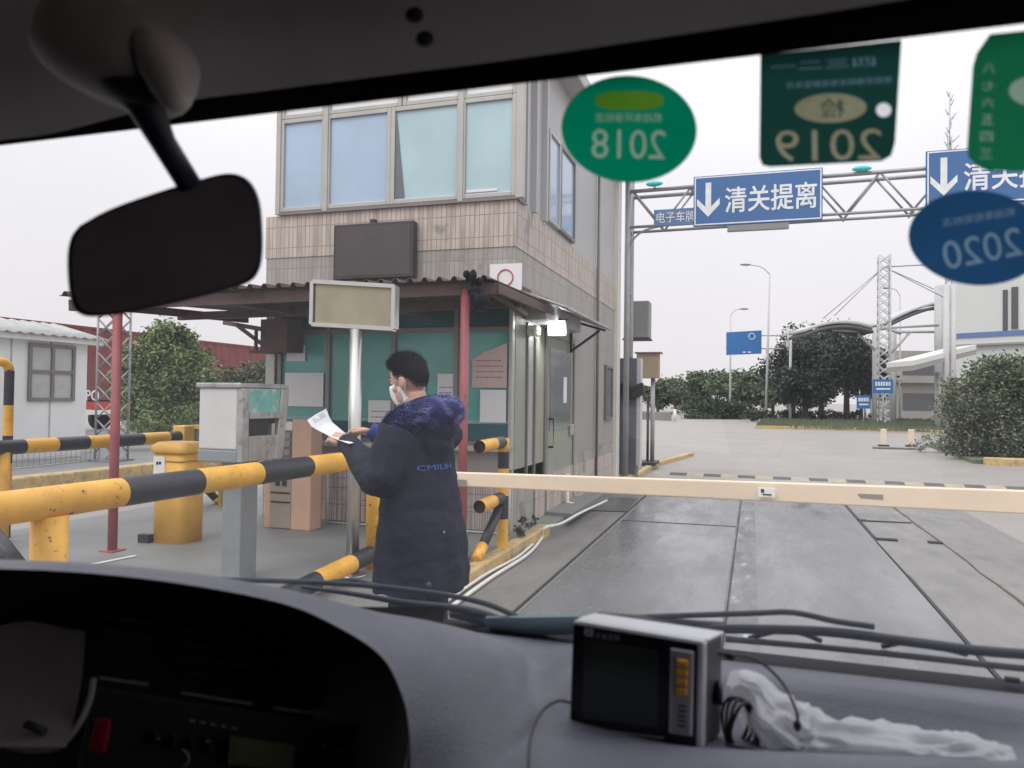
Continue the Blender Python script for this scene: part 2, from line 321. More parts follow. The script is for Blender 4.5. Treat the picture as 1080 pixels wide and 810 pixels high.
def text_geo(s, size, off=.0, ext=.002, bold=0.0):
    cu = bpy.data.curves.new('txt', 'FONT'); cu.body = s; cu.size = size; cu.extrude = ext; cu.offset = bold; cu.align_x = 'CENTER'; cu.align_y = 'CENTER'; cu.resolution_u = 3
    o = bpy.data.objects.new('txt', cu); COL.objects.link(o)
    dg = bpy.context.evaluated_depsgraph_get(); me = bpy.data.meshes.new_from_object(o.evaluated_get(dg))
    vs = [v.co.copy() for v in me.vertices]; fs = [list(p.vertices) for p in me.polygons]
    bpy.data.objects.remove(o); bpy.data.curves.remove(cu); bpy.data.meshes.remove(me)
    return vs, fs
def add_text(mb, s, size, org, ux, uy, mirror=False, wscale=1, bold=0, ext=.002, fit=None):
    vs, fs = text_geo(s, size, bold=bold, ext=ext)
    if not vs: return
    xs = [v.x for v in vs]; ys = [v.y for v in vs]; cx = (min(xs)+max(xs))/2; cy = (min(ys)+max(ys))/2
    sx = wscale; sy = 1
    if fit: sx = fit[0]/(max(xs)-min(xs)); sy = fit[1]/(max(ys)-min(ys)) if fit[1] else sx
    ux = Vector(ux).normalized(); uy = Vector(uy).normalized(); n = ux.cross(uy); org = Vector(org)
    if mirror: sx = -sx
    mb.add([org + ux*(v.x-cx)*sx + uy*(v.y-cy)*sy + n*v.z for v in vs], fs, False)
def cat_rom(pts, per=8):
    pts = [Vector(p) for p in pts]; q = [pts[0]*2-pts[1]] + pts + [pts[-1]*2-pts[-2]]; out = []
    for i in range(1, len(q)-2):
        for k in range(per):
            t = k/per; a, b, c, d = q[i-1], q[i], q[i+1], q[i+2]
            out.append(.5*((2*b) + (c-a)*t + (2*a-5*b+4*c-d)*t*t + (3*b-a-3*c+d)*t**3))
    out.append(pts[-1]); return out

# ================================================================== GROUND
def sheet(x0, x1, y0, y1, z): return MB().add([(x0, y0, z), (x1, y0, z), (x1, y1, z), (x0, y1, z)], [(0, 1, 2, 3)])
struct('ground', sheet(-700, 700, -300, 1100, 0), 'concrete')
struct('lane', sheet(-2.2, 2.9, -2, 13.0, .004), 'lane')
struct('weighbridge', sheet(-1.60, -.20, -2, 12.3, .012), 'road')
struct('weighbridge_plate', sheet(-.16, 1.30, -2, 12.6, .012), 'road')
g = MB()
for a, b, w in (((-1.625, -2), (-1.66, 12.6), .02), ((1.325, -2), (1.325, 7.6), .025), ((1.325, 9.6), (1.325, 12.6), .035), ((1.32, 7.6), (1.31, 9.6), .012), ((-.18, -2), (-.18, 12.4), .010)):
    g.bar((a[0], a[1], .009), (b[0], b[1], .009), w, .014)
g.bar((-1.6, 9.7, .013), (-.2, 9.75, .013), .02, .008)
g.bar((1.33, 10.9, .013), (1.95, 10.95, .013), .035, .01)
g.bar((1.33, 9.5, .013), (1.55, 9.5, .013), .09, .02); g.bar((1.86, 9.5, .013), (2.0, 9.5, .013), .09, .02)
g.bar((-2.2, 10.4, .009), (-1.64, 10.5, .009), .03, .008)
g.bar((-.3, 12.75, .006), (2.0, 12.8, .006), .035, .008); g.bar((-1.6, 12.5, .009), (-.2, 12.6, .009), .03, .008)
g.add([(1.3, 10.9, .016), (1.42, 10.9, .016), (1.42, 11.02, .016), (1.3, 11.0, .016)], [(0, 1, 2, 3)])
struct('road_joint', g, 'joint')
g = MB()
pts = [(2.0, -2)] + [(2.0+random.uniform(-.012, .012), y*.5) for y in range(1, 26)]
for a, b in zip(pts, pts[1:]): g.bar((a[0], a[1], .007), (b[0], b[1], .007), random.uniform(.012, .03), .006)
g.bar((1.95, 12.6, .007), (1.4, 13.9, .006), .02, .006)
struct('road_crack', g, 'jointrust')
# damp patches by the booth and scuffs on the seam
def blob(mb, cx, cy, rx, ry, z, n=22, rough=.3, rot=0):
    pts = []
    for i in range(n):
        a = 2*pi*i/n; k = 1 + rough*noise.noise(Vector((cx*3+cos(a)*1.3, cy*3+sin(a)*1.3, 1.7)))*1.6
        x, y = rx*k*cos(a), ry*k*sin(a); pts.append((cx+x*cos(rot)-y*sin(rot), cy+x*sin(rot)+y*cos(rot), z))
    mb.add(pts, [list(range(n))])
g = MB(); g.add([(-2.15, 10.4, .008), (-1.68, 10.5, .008), (-1.72, 12.0, .008), (-2.15, 12.0, .008)], [(0, 1, 2, 3)])
struct('damp_patch', g, 'damp')
g = MB(); g.add([(-.165, -2, .0155), (.06, -2, .0155), (.02, 12.2, .0155), (-.165, 12.2, .0155)], [(0, 1, 2, 3)])
struct('road_scuffs', g, 'chalk')
# island with kerb
g = MB(); g.box(-7.3, -2.34, -2, 15.0, -.1, .12)
struct('pavement', g, 'island', bevel=.01)
g = MB(); g.box(-2.338, -2.2, -2, 8.4, -.1, .125); g.box(-2.338, -2.2, 13.6, 15.0, -.1, .125)
struct('kerb', g, 'kerb_y', bevel=.02, seg=3)
g = MB(); g.box(-2.338, -2.2, 8.4, 13.6, -.1, .118)
struct('kerb_plain', g, 'island', bevel=.015)
a = onZ(690, 487, .06); b = onZ(724, 476, .06)
g = MB(); g.box(-2.3, -2.16, 15.0, 18.0, -.1, .10)
g.prism([(-2.3, 18.0, -.1), (-2.16, 18.0, -.1), (-1.60, 22.0, -.1), (-1.74, 22.1, -.1)], (0, 0, .20))
struct('far_kerb', g, 'kerb_y', bevel=.02)
g = MB(); g.prism([(-7, 15, -.1), (-2.34, 15, -.1), (-2.34, 18, -.1), (-1.73, 22.2, -.1), (-3.5, 24.5, -.1), (-7, 24.5, -.1)], (0, 0, .19))
struct('far_pavement', g, 'concrete')
g = MB(); A = onZ(83, 598, .126); B = onZ(143, 586, .126)
g.bar(A, B, .05, .004); struct('painted_line', g, 'white_paint')
# yellow kerb on the far side of the next lane
g = MB(); g.bar((-11.2, 3, .05), (-11.2, 30, .05), .3, .3); struct('lane_kerb', g, 'kerb_y', bevel=.03)
g = MB(); g.box(-24, -11.36, 3, 60, -.1, .16); struct('verge', g, 'island')
# speed bump: alternating blocks
g = MB()
for i in range(26):
    x = -2.0 + i*.34
    g.m(i % 2); w = .34
    g.prism([(x, 16.1, 0), (x, 16.22, .035), (x, 16.38, .035), (x, 16.5, 0)], (w-.004, 0, 0))
M['bumptan'] = mat('worn_bump_paint', (.40, .35, .26), .7, var=.15); M['bumpdark'] = mat('worn_bump_dark', (.10, .09, .085), .7, var=.2)
single('speed_bump', g, ['bumptan', 'bumpdark'], 'low worn dark and tan striped speed bump across the road past the boom', 'speed bump', (2.4, 16.3, 0))
# grass island beyond and kerbs
gi = [onZ(797, 452, 0), onZ(860, 453, 0), onZ(972, 456, 0), onZ(1120, 466, 0), onZ(1180, 444, 0), onZ(900, 441, 0), onZ(806, 444.5, 0)]
g = MB(); g.prism([(p.x, p.y, -.1) for p in gi], (0, 0, .22)); struct('grass_bed', g, 'grass')
g = MB()
for a, b in zip(gi[:4], gi[1:4]): g.bar((a.x, a.y-.15, .06), (b.x, b.y-.15, .06), .28, .24)
struct('grass_kerb', g, 'kerb_y')
g = MB(); a = onZ(1038, 490, 0); g.bar((a.x, a.y, .05), (a.x+6, a.y-.5, .05), .3, .28); struct('right_kerb', g, 'kerb_y', bevel=.03)
g = MB(); g.prism([(a.x-.2, a.y+.2, -.1), (a.x+9, a.y-.4, -.1), (a.x+9, a.y+9, -.1), (a.x+.4, a.y+9, -.1)], (0, 0, .2)); struct('planting_bed', g, 'grass')

# ================================================================== TOLL BOOTH BUILDING
FY, SX, XL, YB, ZT = 7.74, -2.45, -5.60, 14.2, 5.75
bd = Thing('booth_building', 'two storey pink tiled booth building with blue upper windows and teal glass ground floor', 'building', (-4.0, 11, .12))
def fx(px, py=300, Y=FY): return onY(px, py, Y).x
def sy(px, py=400, X=SX): return onX(px, py, X).y
# walls
g = MB()
g.m(0).box(XL, SX, FY, YB, 3.19, 3.69)                         # tiled band
g.m(1).box(XL+.01, SX-.01, FY+.01, YB-.01, 2.80, 3.19)          # grey band
g.m(2).box(XL+.05, SX-.012, FY+.65, YB-.01, 2.42, 2.80)        # back of canopy zone
g.m(1).box(XL+.02, SX-.02, FY+.03, YB-.02, .12, .78)            # base (front mesh zone)
g.m(2).box(XL+.02, SX-.014, 9.95, YB-.014, .78, 2.80)
g.m(2).box(XL+.02, -2.75, FY+.50, 9.95, .78, 2.8)              # core behind glazing
bd.part('wall', g, ['tile', 'tile_grey', 'wall_grey'])
g = MB(); g.box(SX-.012, SX+.004, FY+.9, YB, .12, .62); g.box(XL+.02, SX, FY+.005, FY+.03, .12, .70)
bd.part('base_tiles', g, 'tile')
g = MB(); g.box(XL+.25, SX-.02, FY+.03, YB-.02, 3.69, ZT)
bd.part('upper_wall', g, 'wall_light')
g = MB(); g.box(XL-.1, SX+.25, FY-.25, YB+.1, ZT, ZT+.22); bd.part('roof', g, 'wall_light', bevel=.02)
g = MB(); g.box(XL+.2, SX+.03, FY-.04, FY+.2, 3.69, 3.725); bd.part('sill', g, 'aludark')
# upper front windows: frames and panes
def framed(name, xs, z0, z1, Y, fr, glassm, fw=.05, dp=.06, group=None):
    for x0, x1 in xs:
        m_ = MB(); m_.box(x0, x0+fw, Y-dp, Y, z0, z1); m_.box(x1-fw, x1, Y-dp, Y, z0, z1); m_.box(x0+fw, x1-fw, Y-dp, Y, z1-fw, z1); m_.box(x0+fw, x1-fw, Y-dp, Y, z0, z0+fw)
        f = bd.part(name, m_, fr, bevel=.006)
        q = MB(); q.box(x0+fw, x1-fw, Y-dp*.5, Y-dp*.5+.012, z0+fw, z1-fw); bd.part('pane', q, glassm, f)
xs = [fx(297, 170), fx(345, 170), fx(413, 170), fx(487, 170), fx(545, 170)]
ZW = onY(305, 126, FY-.02).z
framed('window', [(xs[0], xs[1]-.01), (xs[1], xs[2])], 3.73, ZW, FY+.03, 'alu', 'skyglass')
framed('window', [(xs[2], xs[3]-.004), (xs[3], xs[4])], 3.73, ZW, FY+.03, 'alu', 'skyglassc')
framed('transom_window', [(xs[0], xs[1]-.01), (xs[1], (xs[2]+xs[3])/2-.3), ((xs[2]+xs[3])/2-.29, xs[3]-.004), (xs[3], xs[4])], ZW+.002, 5.6, FY+.03, 'alu', 'paper')  # transom panes coloured paper white in place of the sky's reflection
g = MB(); g.prism([(xs[2]+.055, FY-.012, 3.8), (xs[2]+.17, FY-.012, 3.8), (xs[2]+.06, FY-.012, ZW-.08)], (0, .004, 0)); bd.part('curtain_gap', g, 'skyglass2')
g = MB(); g.box(xs[3]+.06, xs[3]+.42, FY-.014, FY-.008, 3.80, 3.83); bd.part('window_slip', g, 'paper')
for x, w in ((xs[1]-.03, .06), (xs[3]-.03, .06), (xs[4], .09), (xs[0]-.05, .06)):
    g = MB(); g.box(x, x+w, FY-.045, FY+.03, 3.7, 5.7); bd.part('mullion', g, 'alu', bevel=.006)
# upper side windows on the long wall
def side_window(y0, y1, z0, z1, frm='alu', gl='skyglass', X=SX):
    m_ = MB(); fw = .05
    m_.box(X-.02, X+.035, y0, y0+fw, z0, z1); m_.box(X-.02, X+.035, y1-fw, y1, z0, z1); m_.box(X-.02, X+.035, y0+fw, y1-fw, z1-fw, z1); m_.box(X-.02, X+.035, y0+fw, y1-fw, z0, z0+fw)
    f = bd.part('window', m_, frm, bevel=.006); q = MB(); q.box(X-.01, X+.008, y0+fw, y1-fw, z0+fw, z1-fw); bd.part('pane', q, gl, f)
side_window(sy(577, 200), sy(589, 200), 3.75, 4.9); side_window(sy(589, 200)+.02, sy(605, 200), 3.75, 4.9, 'aludark')
for px in (552, 562, 573):
    y = sy(px, 160); g = MB(); g.box(SX-.02, SX+.05, y, y+.07, 3.7, ZT); bd.part('mullion', g, 'wall_light')
# ground floor glazing on the front
gx = [fx(292, 400), fx(343, 400), fx(412, 400), fx(478, 400), fx(536, 400)]
for i in range(4):
    x0, x1 = gx[i], gx[i+1]
    m_ = MB(); m_.box(x0, x0+.05, FY, FY+.09, 1.06, 2.80); m_.box(x0+.05, x1, FY+.01, FY+.08, 2.27, 2.33); m_.box(x0+.05, x1, FY+.01, FY+.08, 1.02, 1.08)
    f = bd.part('window', m_, 'aludark', bevel=.004)
    q = MB(); q.box(x0+.05, x1, FY+.04, FY+.052, 1.08, 2.27); bd.part('pane', q, 'teal', f)
    q = MB(); q.box(x0+.05, x1, FY+.04, FY+.052, 2.33, 2.80); bd.part('upper_pane', q, 'tealdark', f)
    q = MB(); q.box(x0+.05, x1, FY+.030, FY+.039, 1.08, 1.27); bd.part('lower_pane', q, 'tealdark', f)
    q = MB(); q.box(x0+.05, x1, FY+.028, FY+.038, 1.272, 1.31); bd.part('rail', q, 'kiosk_teal', f)
g = MB(); g.box(XL+.02, SX-.02, FY-.14, FY+.05, .98, 1.04); bd.part('counter', g, 'alu', bevel=.01)
g = MB(); g.box(XL+.02, SX-.14, FY+.002, FY+.06, .70, .98); bd.part('lower_panel', g, 'wall_grey')
g = MB(); g.box(fx(292)-.12, fx(292), FY-.02, FY+.1, .78, 2.8); bd.part('corner_post', g, 'alu')
# corner and side ground floor: posts, panels, door
g = MB(); g.box(gx[4], SX-.02, FY+.0, FY+.1, .78, 2.55); bd.part('corner_post', g, 'alu', bevel=.01)
ys = [FY+.1, sy(557), sy(565), sy(576)]
for i in range(3):
    g = MB(); g.box(SX-.07, SX-.015, ys[i], ys[i+1]-.02, .78, 2.42); bd.part('side_panel', g, ['grn_panel', 'alu', 'grn_panel'][i])
    g = MB(); g.box(SX-.08, SX+.01, ys[i+1]-.045, ys[i+1], .62, 2.42); bd.part('mullion', g, 'aludark', bevel=.004)
g = MB(); g.box(SX-.3, SX-.015, FY+.1, 9.95, 2.42, 2.8); bd.part('side_lintel', g, 'roofsheet')
g = MB(); g.box(SX-.2, SX-.02, FY+.1, ys[3], .62, .78); bd.part('side_sill', g, 'wall_grey')
y0, y1 = ys[3]+.0, sy(606)
g = MB(); g.box(SX-.05, SX+.01, y0, y0+.07, .13, 2.42); g.box(SX-.05, SX+.01, y1-.07, y1, .13, 2.42); g.box(SX-.05, SX+.01, y0+.07, y1-.07, 2.34, 2.42)
fr = bd.part('door_frame', g, 'aludark', bevel=.005)
g = MB(); g.box(SX-.04, SX-.01, y0+.07, y1-.07, .14, 2.34); dr = bd.part('door', g, 'grn_panel')
g = MB(); g.box(SX-.01, SX-.002, y0+.2, y1-.2, 1.15, 2.2); bd.part('door_pane', g, 'skyglass2', dr)
g = MB(); g.box(SX-.002, SX+.004, (y0+y1)/2+.12, (y0+y1)/2+.30, 1.5, 1.85); bd.part('notice', g, 'paper', dr)
g = MB(); g.box(SX-.01, SX+.03, y1-.3, y1-.12, 1.05, 1.2); bd.part('lock_box', g, 'steel', dr, bevel=.01)
g = MB(); g.tube([(SX+.0, y0+.16, 1.3), (SX+.06, y0+.16, 1.3), (SX+.06, y0+.16, .95), (SX, y0+.16, .95)], .014); bd.part('handle', g, 'black', dr)
g = MB(); g.box(SX-.005, SX+.35, y0, y1+.1, .10, .16); bd.part('doorstep', g, 'island')
# narrow window, recess strip and pipes on the long wall
side_window(sy(638), sy(645), 1.2, 2.15, 'aludark', 'skyglass2')
g = MB(); y = sy(628); g.tube([(SX+.03, y, .2), (SX+.03, y, 5.7)], .022); bd.part('cable_pipe', g, 'aludark')
g = MB(); g.box(SX-.03, SX+.05, YB-.35, YB-.02, .12, ZT); bd.part('end_pier', g, 'pvc')
g = MB(); g.tube([(SX+.06, sy(593, 540), .55), (SX+.06, sy(593, 540), .16), (SX+.16, sy(593, 540), .13)], .035); bd.part('drain_pipe', g, 'pvc')
# small awning over the door, with bracket and lit floodlight
aw = MB(); a0 = Vector((SX, 8.2, 2.80)); n = 26; rows = []
for j in range(2):
    row = []
    for i in range(n*4+1):
        t = i/(n*4); y = 8.0 + 2.55*t; bz = .012*sin(i*pi/2)
        row.append(Vector((SX+.0+.52*j, y, 2.73-.19*j+bz)))
    rows.append(row)
aw.grid(rows); sa = bd.part('side_awning', aw, 'roofgrey', solid=.012)
g = MB()
for y in (10.3,):
    g.bar((SX, y, 2.65), (SX+.5, y, 2.50), .03, .03); g.bar((SX+.02, y, 2.22), (SX+.42, y, 2.50), .03, .03); g.bar((SX+.02, y, 2.20), (SX+.02, y, 2.68), .03, .03)
bd.part('bracket', g, 'darksteel', sa)
g = MB(); g.box(SX-.0, SX+.24, 8.15, 9.9, 2.44, 2.62); bd.part('soffit', g, 'wall_light', sa)
fl = onX(588, 346, SX+.22)
g = MB(); g.hexa([fl+Vector(q) for q in ((-.12, -.02, -.10), (.12, -.02, -.10), (.12, .10, -.06), (-.12, .10, -.06), (-.12, -.05, .09), (.12, -.05, .09), (.12, .08, .12), (-.12, .08, .12))])
g.bar(fl+Vector((0, .04, .1)), fl+Vector((-.18, .08, .2)), .03, .03)
fo = bd.part('floodlight', g, 'aludark', bevel=.008)
M['lamp'] = mat('lamp_lit', (.9, .9, .9), .5, emis=((.93, .96, 1), 16))
g = MB(); g.prism([fl+Vector(q) for q in ((-.095, -.035, -.085), (.095, -.035, -.085), (.095, -.058, .075), (-.095, -.058, .075))], (0, .012, 0)); bd.part('lens', g, 'lamp', fo)
al = bpy.data.lights.new('floodlight_glow', 'AREA'); al.size = .15; al.energy = 9; al.color = (.93, .96, 1)
ao = bpy.data.objects.new('floodlight_glow', al); COL.objects.link(ao); ao.location = fl+Vector((0, -.08, 0)); ao.rotation_euler = (radians(-100+180), 0, 0); ao.rotation_euler = (radians(75), 0, 0)
g = MB(); c = onX(563, 350, SX+.05); g.box(c.x-.06, c.x+.06, c.y-.1, c.y+.1, c.z-.05, c.z+.07); g.tube([c+Vector((.05, -.12, 0)), c+Vector((.05, -.16, 0))], .03)
bd.part('camera_box', g, 'pvc', bevel=.02)
# display board and round-marked sign on the tiled band
g = MB(); a = onY(353, 236, FY-.1); b = onY(436, 295, FY-.1)
g.box(a.x, b.x, FY-.12, FY-.01, b.z+.03, a.z-.02); t = Thing('display_board', 'blank dark display board fixed to pink tiles below the upper windows', 'display board', ((a.x+b.x)/2, FY-.06, b.z))
t.part('case', g, 'displayrim', bevel=.01)
g = MB(); g.box(a.x+.035, b.x-.035, FY-.124, FY-.118, b.z+.065, a.z-.055); t.part('screen', g, 'display')
g = MB(); g.box((a.x+b.x)/2-.06, (a.x+b.x)/2+.0, FY-.08, FY-.02, a.z-.02, a.z+.03); t.part('bracket', g, 'darksteel')
a = onY(517, 279, FY-.02); b = onY(550, 301, FY-.02)
t = Thing('round_mark_sign', 'small white sign with pale red ring above the canopy corner', 'sign', ((a.x+b.x)/2, FY, b.z))
g = MB(); g.box(a.x, b.x, FY-.03, FY-.002, b.z-.05, a.z); t.part('board', g, 'paper')
g = MB(); c = Vector(((a.x+b.x)/2, FY-.034, (a.z+b.z)/2-.03)); pts = [c+Vector((cos(q)*.085, 0, sin(q)*.085)) for q in [2*pi*i/28 for i in range(29)]]; g.tube(pts, .008, n=6, cap=False); t.part('ring', g, 'redink')
# notices on the glass
def notice(p0, p1, m_, label, lines=0, grp='paper notices on the booth glass', cut=False, pr=None):
    a = onY(*p0, FY+.0); b = onY(*p1, FY+.0); Y = FY+.012
    if cut: pts = [(a.x, Y, b.z), (b.x, Y, b.z), (b.x, Y, a.z), (a.x+.12, Y, a.z-.10), (a.x, Y, a.z-.18)]
    else: pts = [(a.x, Y, b.z), (b.x, Y, b.z), (b.x, Y, a.z), (a.x, Y, a.z)]
    if cut is False: pass
    g = MB(); g.prism(pts, (0, .008, 0)); g.m(1); t = Thing('paper_notice', label, 'notice', ((a.x+b.x)/2, Y, b.z), grp)
    if lines:
        w = b.x-a.x; h = a.z-b.z
        for k in range(lines):
            z = b.z + h*(.22+.5*k/lines); x = a.x+w*.12
            while x < b.x-w*.15:
                q = random.uniform(.015, .04); g.box(x, min(x+q, b.x-w*.1), Y-.002, Y, z, z+.012); x += q+.012
    t.part('sheet', g, [m_, pr or 'ink'])
notice((302, 364), (321, 381), 'paper', 'small white notice at the top left corner of the teal glass')
notice((300, 393), (340, 429), 'paper', 'large blank white notice on the left pane of the booth')
notice((388, 422), (414, 446), 'paper', 'low white notice beside the masked man, against the booth glass', 2)
notice((461, 394), (479, 428), 'paper', 'narrow white notice on the teal glass right of the man\'s head', 3)
notice((498, 362), (534, 409), 'paperpink', 'pinkish poster with a slanted top corner on the right of the booth glass', 4, cut=True, pr='redink')
notice((506, 411), (533, 446), 'paper', 'plain white notice directly under the pinkish poster')
g = MB(); a = onY(444, 394, FY); g.box(a.x, a.x+.05, FY+.004, FY+.012, 1.3, 1.8)
single('paper_notice', g, 'paper', 'thin pale strip notice just behind the man\'s head', 'notice', (a.x, FY, 1.3), 'paper notices on the booth glass')

# ================================================================== CANOPY
L0 = Vector((-5.54, 5.49, 0)); R0 = Vector((-2.46, 6.3, 0))
cn = Thing('canopy', 'rusty brown corrugated canopy on red poles in front of the booth', 'canopy', (-4.0, 5.9, .12))
e0 = onY(150, 322, 5.35); zc = 2.64
dirx = (R0-L0).normalized(); A = L0 - dirx*.45; B = R0 + dirx*.28
g = MB(); rows = []; n = 30
for j in range(5):
    s_ = j/4; row = []
    for i in range(n*6+1):
        t = i/(n*6); p = A.lerp(B, t); q = Vector((XL-.3+(SX+.27-(XL-.3))*t, FY+.1+.75*t, 0)); p = p.lerp(q, s_)
        ph = (i % 6)
        bz = (.0, .0, .035, .035, .0, .0)[ph]
        row.append(Vector((p.x, p.y - .12*(1-s_), 2.595 + .02*s_ - .17*(1-t)*(1-s_)*1.0 - .05*(1-t)*s_ + bz)))
    rows.append(row)
g.grid(rows, smooth=False); rf = cn.part('roof', g, 'roofsheet', solid=.006)
g = MB(); g.bar(A+Vector((0, -.0, 2.35)), B+Vector((0, -.0, 2.53)), .05, .10); g.bar(B+Vector((.0, 0, 2.53)), Vector((SX+.22, 8.5, 2.56)), .05, .09); g.bar(A.lerp(Vector((XL-.3, FY+.3, 0)), .5)+Vector((0, 0, 2.39)), B.lerp(Vector((SX+.2, FY+.3, 0)), .5)+Vector((0, 0, 2.5)), .05, .08)
for t in (0.02, .35, .66, .98):
    p = A.lerp(B, t); q = Vector((XL-.3+(SX+.2-(XL-.3))*t, FY-.02, 0)); g.bar(p+Vector((0, 0, 2.37+.17*t)), q+Vector((0, 0, 2.46)), .05, .08)
cn.part('beam', g, 'roofsheet')
for p, r_ in ((L0, .042), (R0, .040)):
    g = MB(); g.tube([(p.x, p.y, .12), (p.x, p.y, 2.52 if p is R0 else 2.40)], r_); g.box(p.x-.08, p.x+.08, p.y-.08, p.y+.08, .12, .132); cn.part('pole', g, 'rustred')
g = MB(); c = Vector((-2.36, 6.18, 2.53))
for _ in range(26):
    u = random.random(); g.ell(c+Vector((.10*u+random.gauss(0, .025), random.gauss(0, .03), .06-.24*u+random.gauss(0, .03))), (.035, .035, random.uniform(.03, .06)), 8, 6)
cn.part('rag', g, 'headblack')
g = MB(); 
K = XL+.26
g.bar((K+.0, FY-.3, 2.30), (K-.75, FY-.1, 2.42), .04, .05); g.bar((K-.5, FY-.2, 2.38), (K+.0, FY-.2, 2.06), .03, .04); g.bar((K-.22, FY-.2, 2.36), (K-.22, FY-.2, 2.08), .03, .03); g.bar((K-.3, FY-.2, 2.06), (K+.1, FY-.2, 2.05), .03, .04)
g.box(K-.05, K+.30, FY-.35, FY-.02, 2.05, 2.42)
cn.part('bracket', g, 'roofsheet')

# ================================================================== RAILS
def pipe_segments(mb, a, b, r, cuts, first=0, n=20, open_end=None):
    """painted pipe: alternating yellow (slot 0) and black (slot 1)"""
    a = Vector(a); b = Vector(b); ts = [0]+cuts+[1]; k = first
    for t0, t1 in zip(ts, ts[1:]):
        mb.m(k); mb.tube([a.lerp(b, t0), a.lerp(b, t1)], r, n, cap=False); k = 1-k
    d = (b-a).normalized()
    mb.m(2)
    for p, s_ in ((a, 1), (b, -1)):
        mb.tube([p+d*s_*.0, p+d*s_*.03], r*.86, n, cap=False); mb.tube([p+d*s_*.03, p+d*s_*.034], r*.86, n)
        o = len(mb.v)
        ring = []
        u = d.orthogonal().normalized(); w = d.cross(u)
        vo = [p+(u*cos(2*pi*i/n)+w*sin(2*pi*i/n))*r for i in range(n)]; vi = [p+(u*cos(2*pi*i/n)+w*sin(2*pi*i/n))*r*.86 for i in range(n)]
        mb.add(vo+vi, [(i, (i+1) % n, n+(i+1) % n, n+i) for i in range(n)], False)
RM = ['yellow', 'black', 'hollow']
def ycut(px, X, y0, y1, py=500): return (onX(px, py, X).y-y0)/(y1-y0)
t = Thing('pipe_rail', 'large black and yellow pipe rail in the foreground, from left edge to the man', 'barrier rail', (-3, 3.5, .12))
y0, y1 = 1.2, 5.62; X = -3.0
g = MB(); pipe_segments(g, (X, y0, 1.065), (X, y1, 1.048), .073, [ycut(-60, X, y0, y1), ycut(-30, X, y0, y1), ycut(126, X, y0, y1), ycut(207, X, y0, y1), ycut(270, X, y0, y1), ycut(323, X, y0, y1)], 0)
t.part('rail', g, RM)
for y in (2.62, 5.70):
    g = MB(); g.tube([(X, y, .12), (X, y, 1.0 if y < 5 else 1.10)], .075, 18); t.part('post', g, 'yellow')
g = MB(); g.bar((X-.02, 2.0, .62), (X-.02, 2.50, .2), .07, .07); t.part('brace', g.m(1), ['yellow', 'black'])
g = MB(); pipe_segments(g, (X+.04, 5.55, .27), (X+.04, 4.0, .20), .07, [.2, .52, .8], 1); t.part('low_rail', g, RM)
# second, near brace at the frame edge
g = MB(); a = P(-10, 560, 3.6); b = P(30, 612, 3.45); g.m(0); g.tube([a, a.lerp(b, .75)], .04, 12); g.m(1); g.tube([a.lerp(b, .75), b], .04, 12); t.part('brace', g, ['black', 'yellow'])
# bollard with stub rails by the door corner
t = Thing('striped_bollard', 'black and yellow bollard with two cut pipe stubs by the booth corner', 'bollard', (-2.28, 6.92, .12))
bx, by = -2.285, 6.92
g = MB()
for k, (z0, z1) in enumerate(((.12, .40), (.40, .62), (.62, .88), (.88, 1.04), (1.04, 1.17))):
    g.m(k % 2); g.tube([(bx, by, z0), (bx, by, z1)], .055, 18, cap=(k == 4))
t.part('post', g, RM)
for z, ln in ((1.13, .62), (.60, .60)):
    g = MB(); pipe_segments(g, (bx-.02, by-ln, z-.01), (bx-.01, by-.03, z), .058, [.62], 0); t.part('stub_rail', g, RM)
g = MB(); g.m(0); g.tube([(bx-.02, by-.66, .13), (bx-.02, by-.5, .23)], .05, 14); g.m(1); g.tube([(bx-.02, by-.5, .23), (bx-.02, by-.05, .5)], .045, 14); t.part('brace', g, RM)
# far rail across the island
t = Thing('pipe_rail', 'black and yellow pipe rail behind the yellow orange housing, ending at a square yellow post', 'barrier rail', (-6.8, 6, .12))
X = -6.8; y0, y1 = 2.5, 7.75
g = MB(); pipe_segments(g, (X, y0, 1.02), (X, y1, 1.02), .072, [ycut(-35, X, y0, y1), ycut(24, X, y0, y1, 470), ycut(58, X, y0, y1, 470), ycut(91, X, y0, y1, 465), ycut(117, X, y0, y1, 462), ycut(149, X, y0, y1, 460), ycut(176, X, y0, y1, 460)], 0); t.part('rail', g, RM)
g = MB(); g.box(X-.09, X+.09, 7.72, 7.9, .12, 1.16); t.part('post', g, 'orange', bevel=.012)
g = MB(); g.tube([(X, 5.42, .12), (X, 5.42, 1.0)], .06, 14); t.part('post', g, 'yellow')
g = MB(); g.tube([(X, 7.9, .6), (X+.1, 8.35, .16)], .05, 12); t.part('brace', g, 'black')
g = MB(); g.ell((X+.12, 8.4, .17), (.1, .14, .06), 12, 8); t.part('brace_foot', g, 'yellow')
g = MB(); X2 = -7.0
zs = [.12, .55, .85, 1.12, 1.42, 1.76]
for k in range(5): g.m(1 if k % 2 == 0 else 0); g.tube([(X2, 5.62, zs[k]), (X2, 5.62, zs[k+1])], .045, 14, cap=False)
g.m(0); g.tube([(X2, 5.62, 1.76), (X2, 5.60, 1.81), (X2, 5.55, 1.84), (X2, 5.4, 1.85)], .045, 14); g.m(1); g.tube([(X2, 5.4, 1.85), (X2, 4.7, 1.85)], .045, 14); g.tube([(X2, 4.7, 1.85), (X2, 4.6, 1.8), (X2, 4.6, .12)], .045, 14)
single('hoop_guard', g, ['yellow', 'black'], 'tall black and yellow hoop of bent pipe at the left edge of the photo', 'guard rail', (X2, 5.1, .12))
t = Thing('guard_panel', 'short dark green guard panel with yellow top right of the square yellow post', 'guard panel', (-6.5, 8.2, .12))
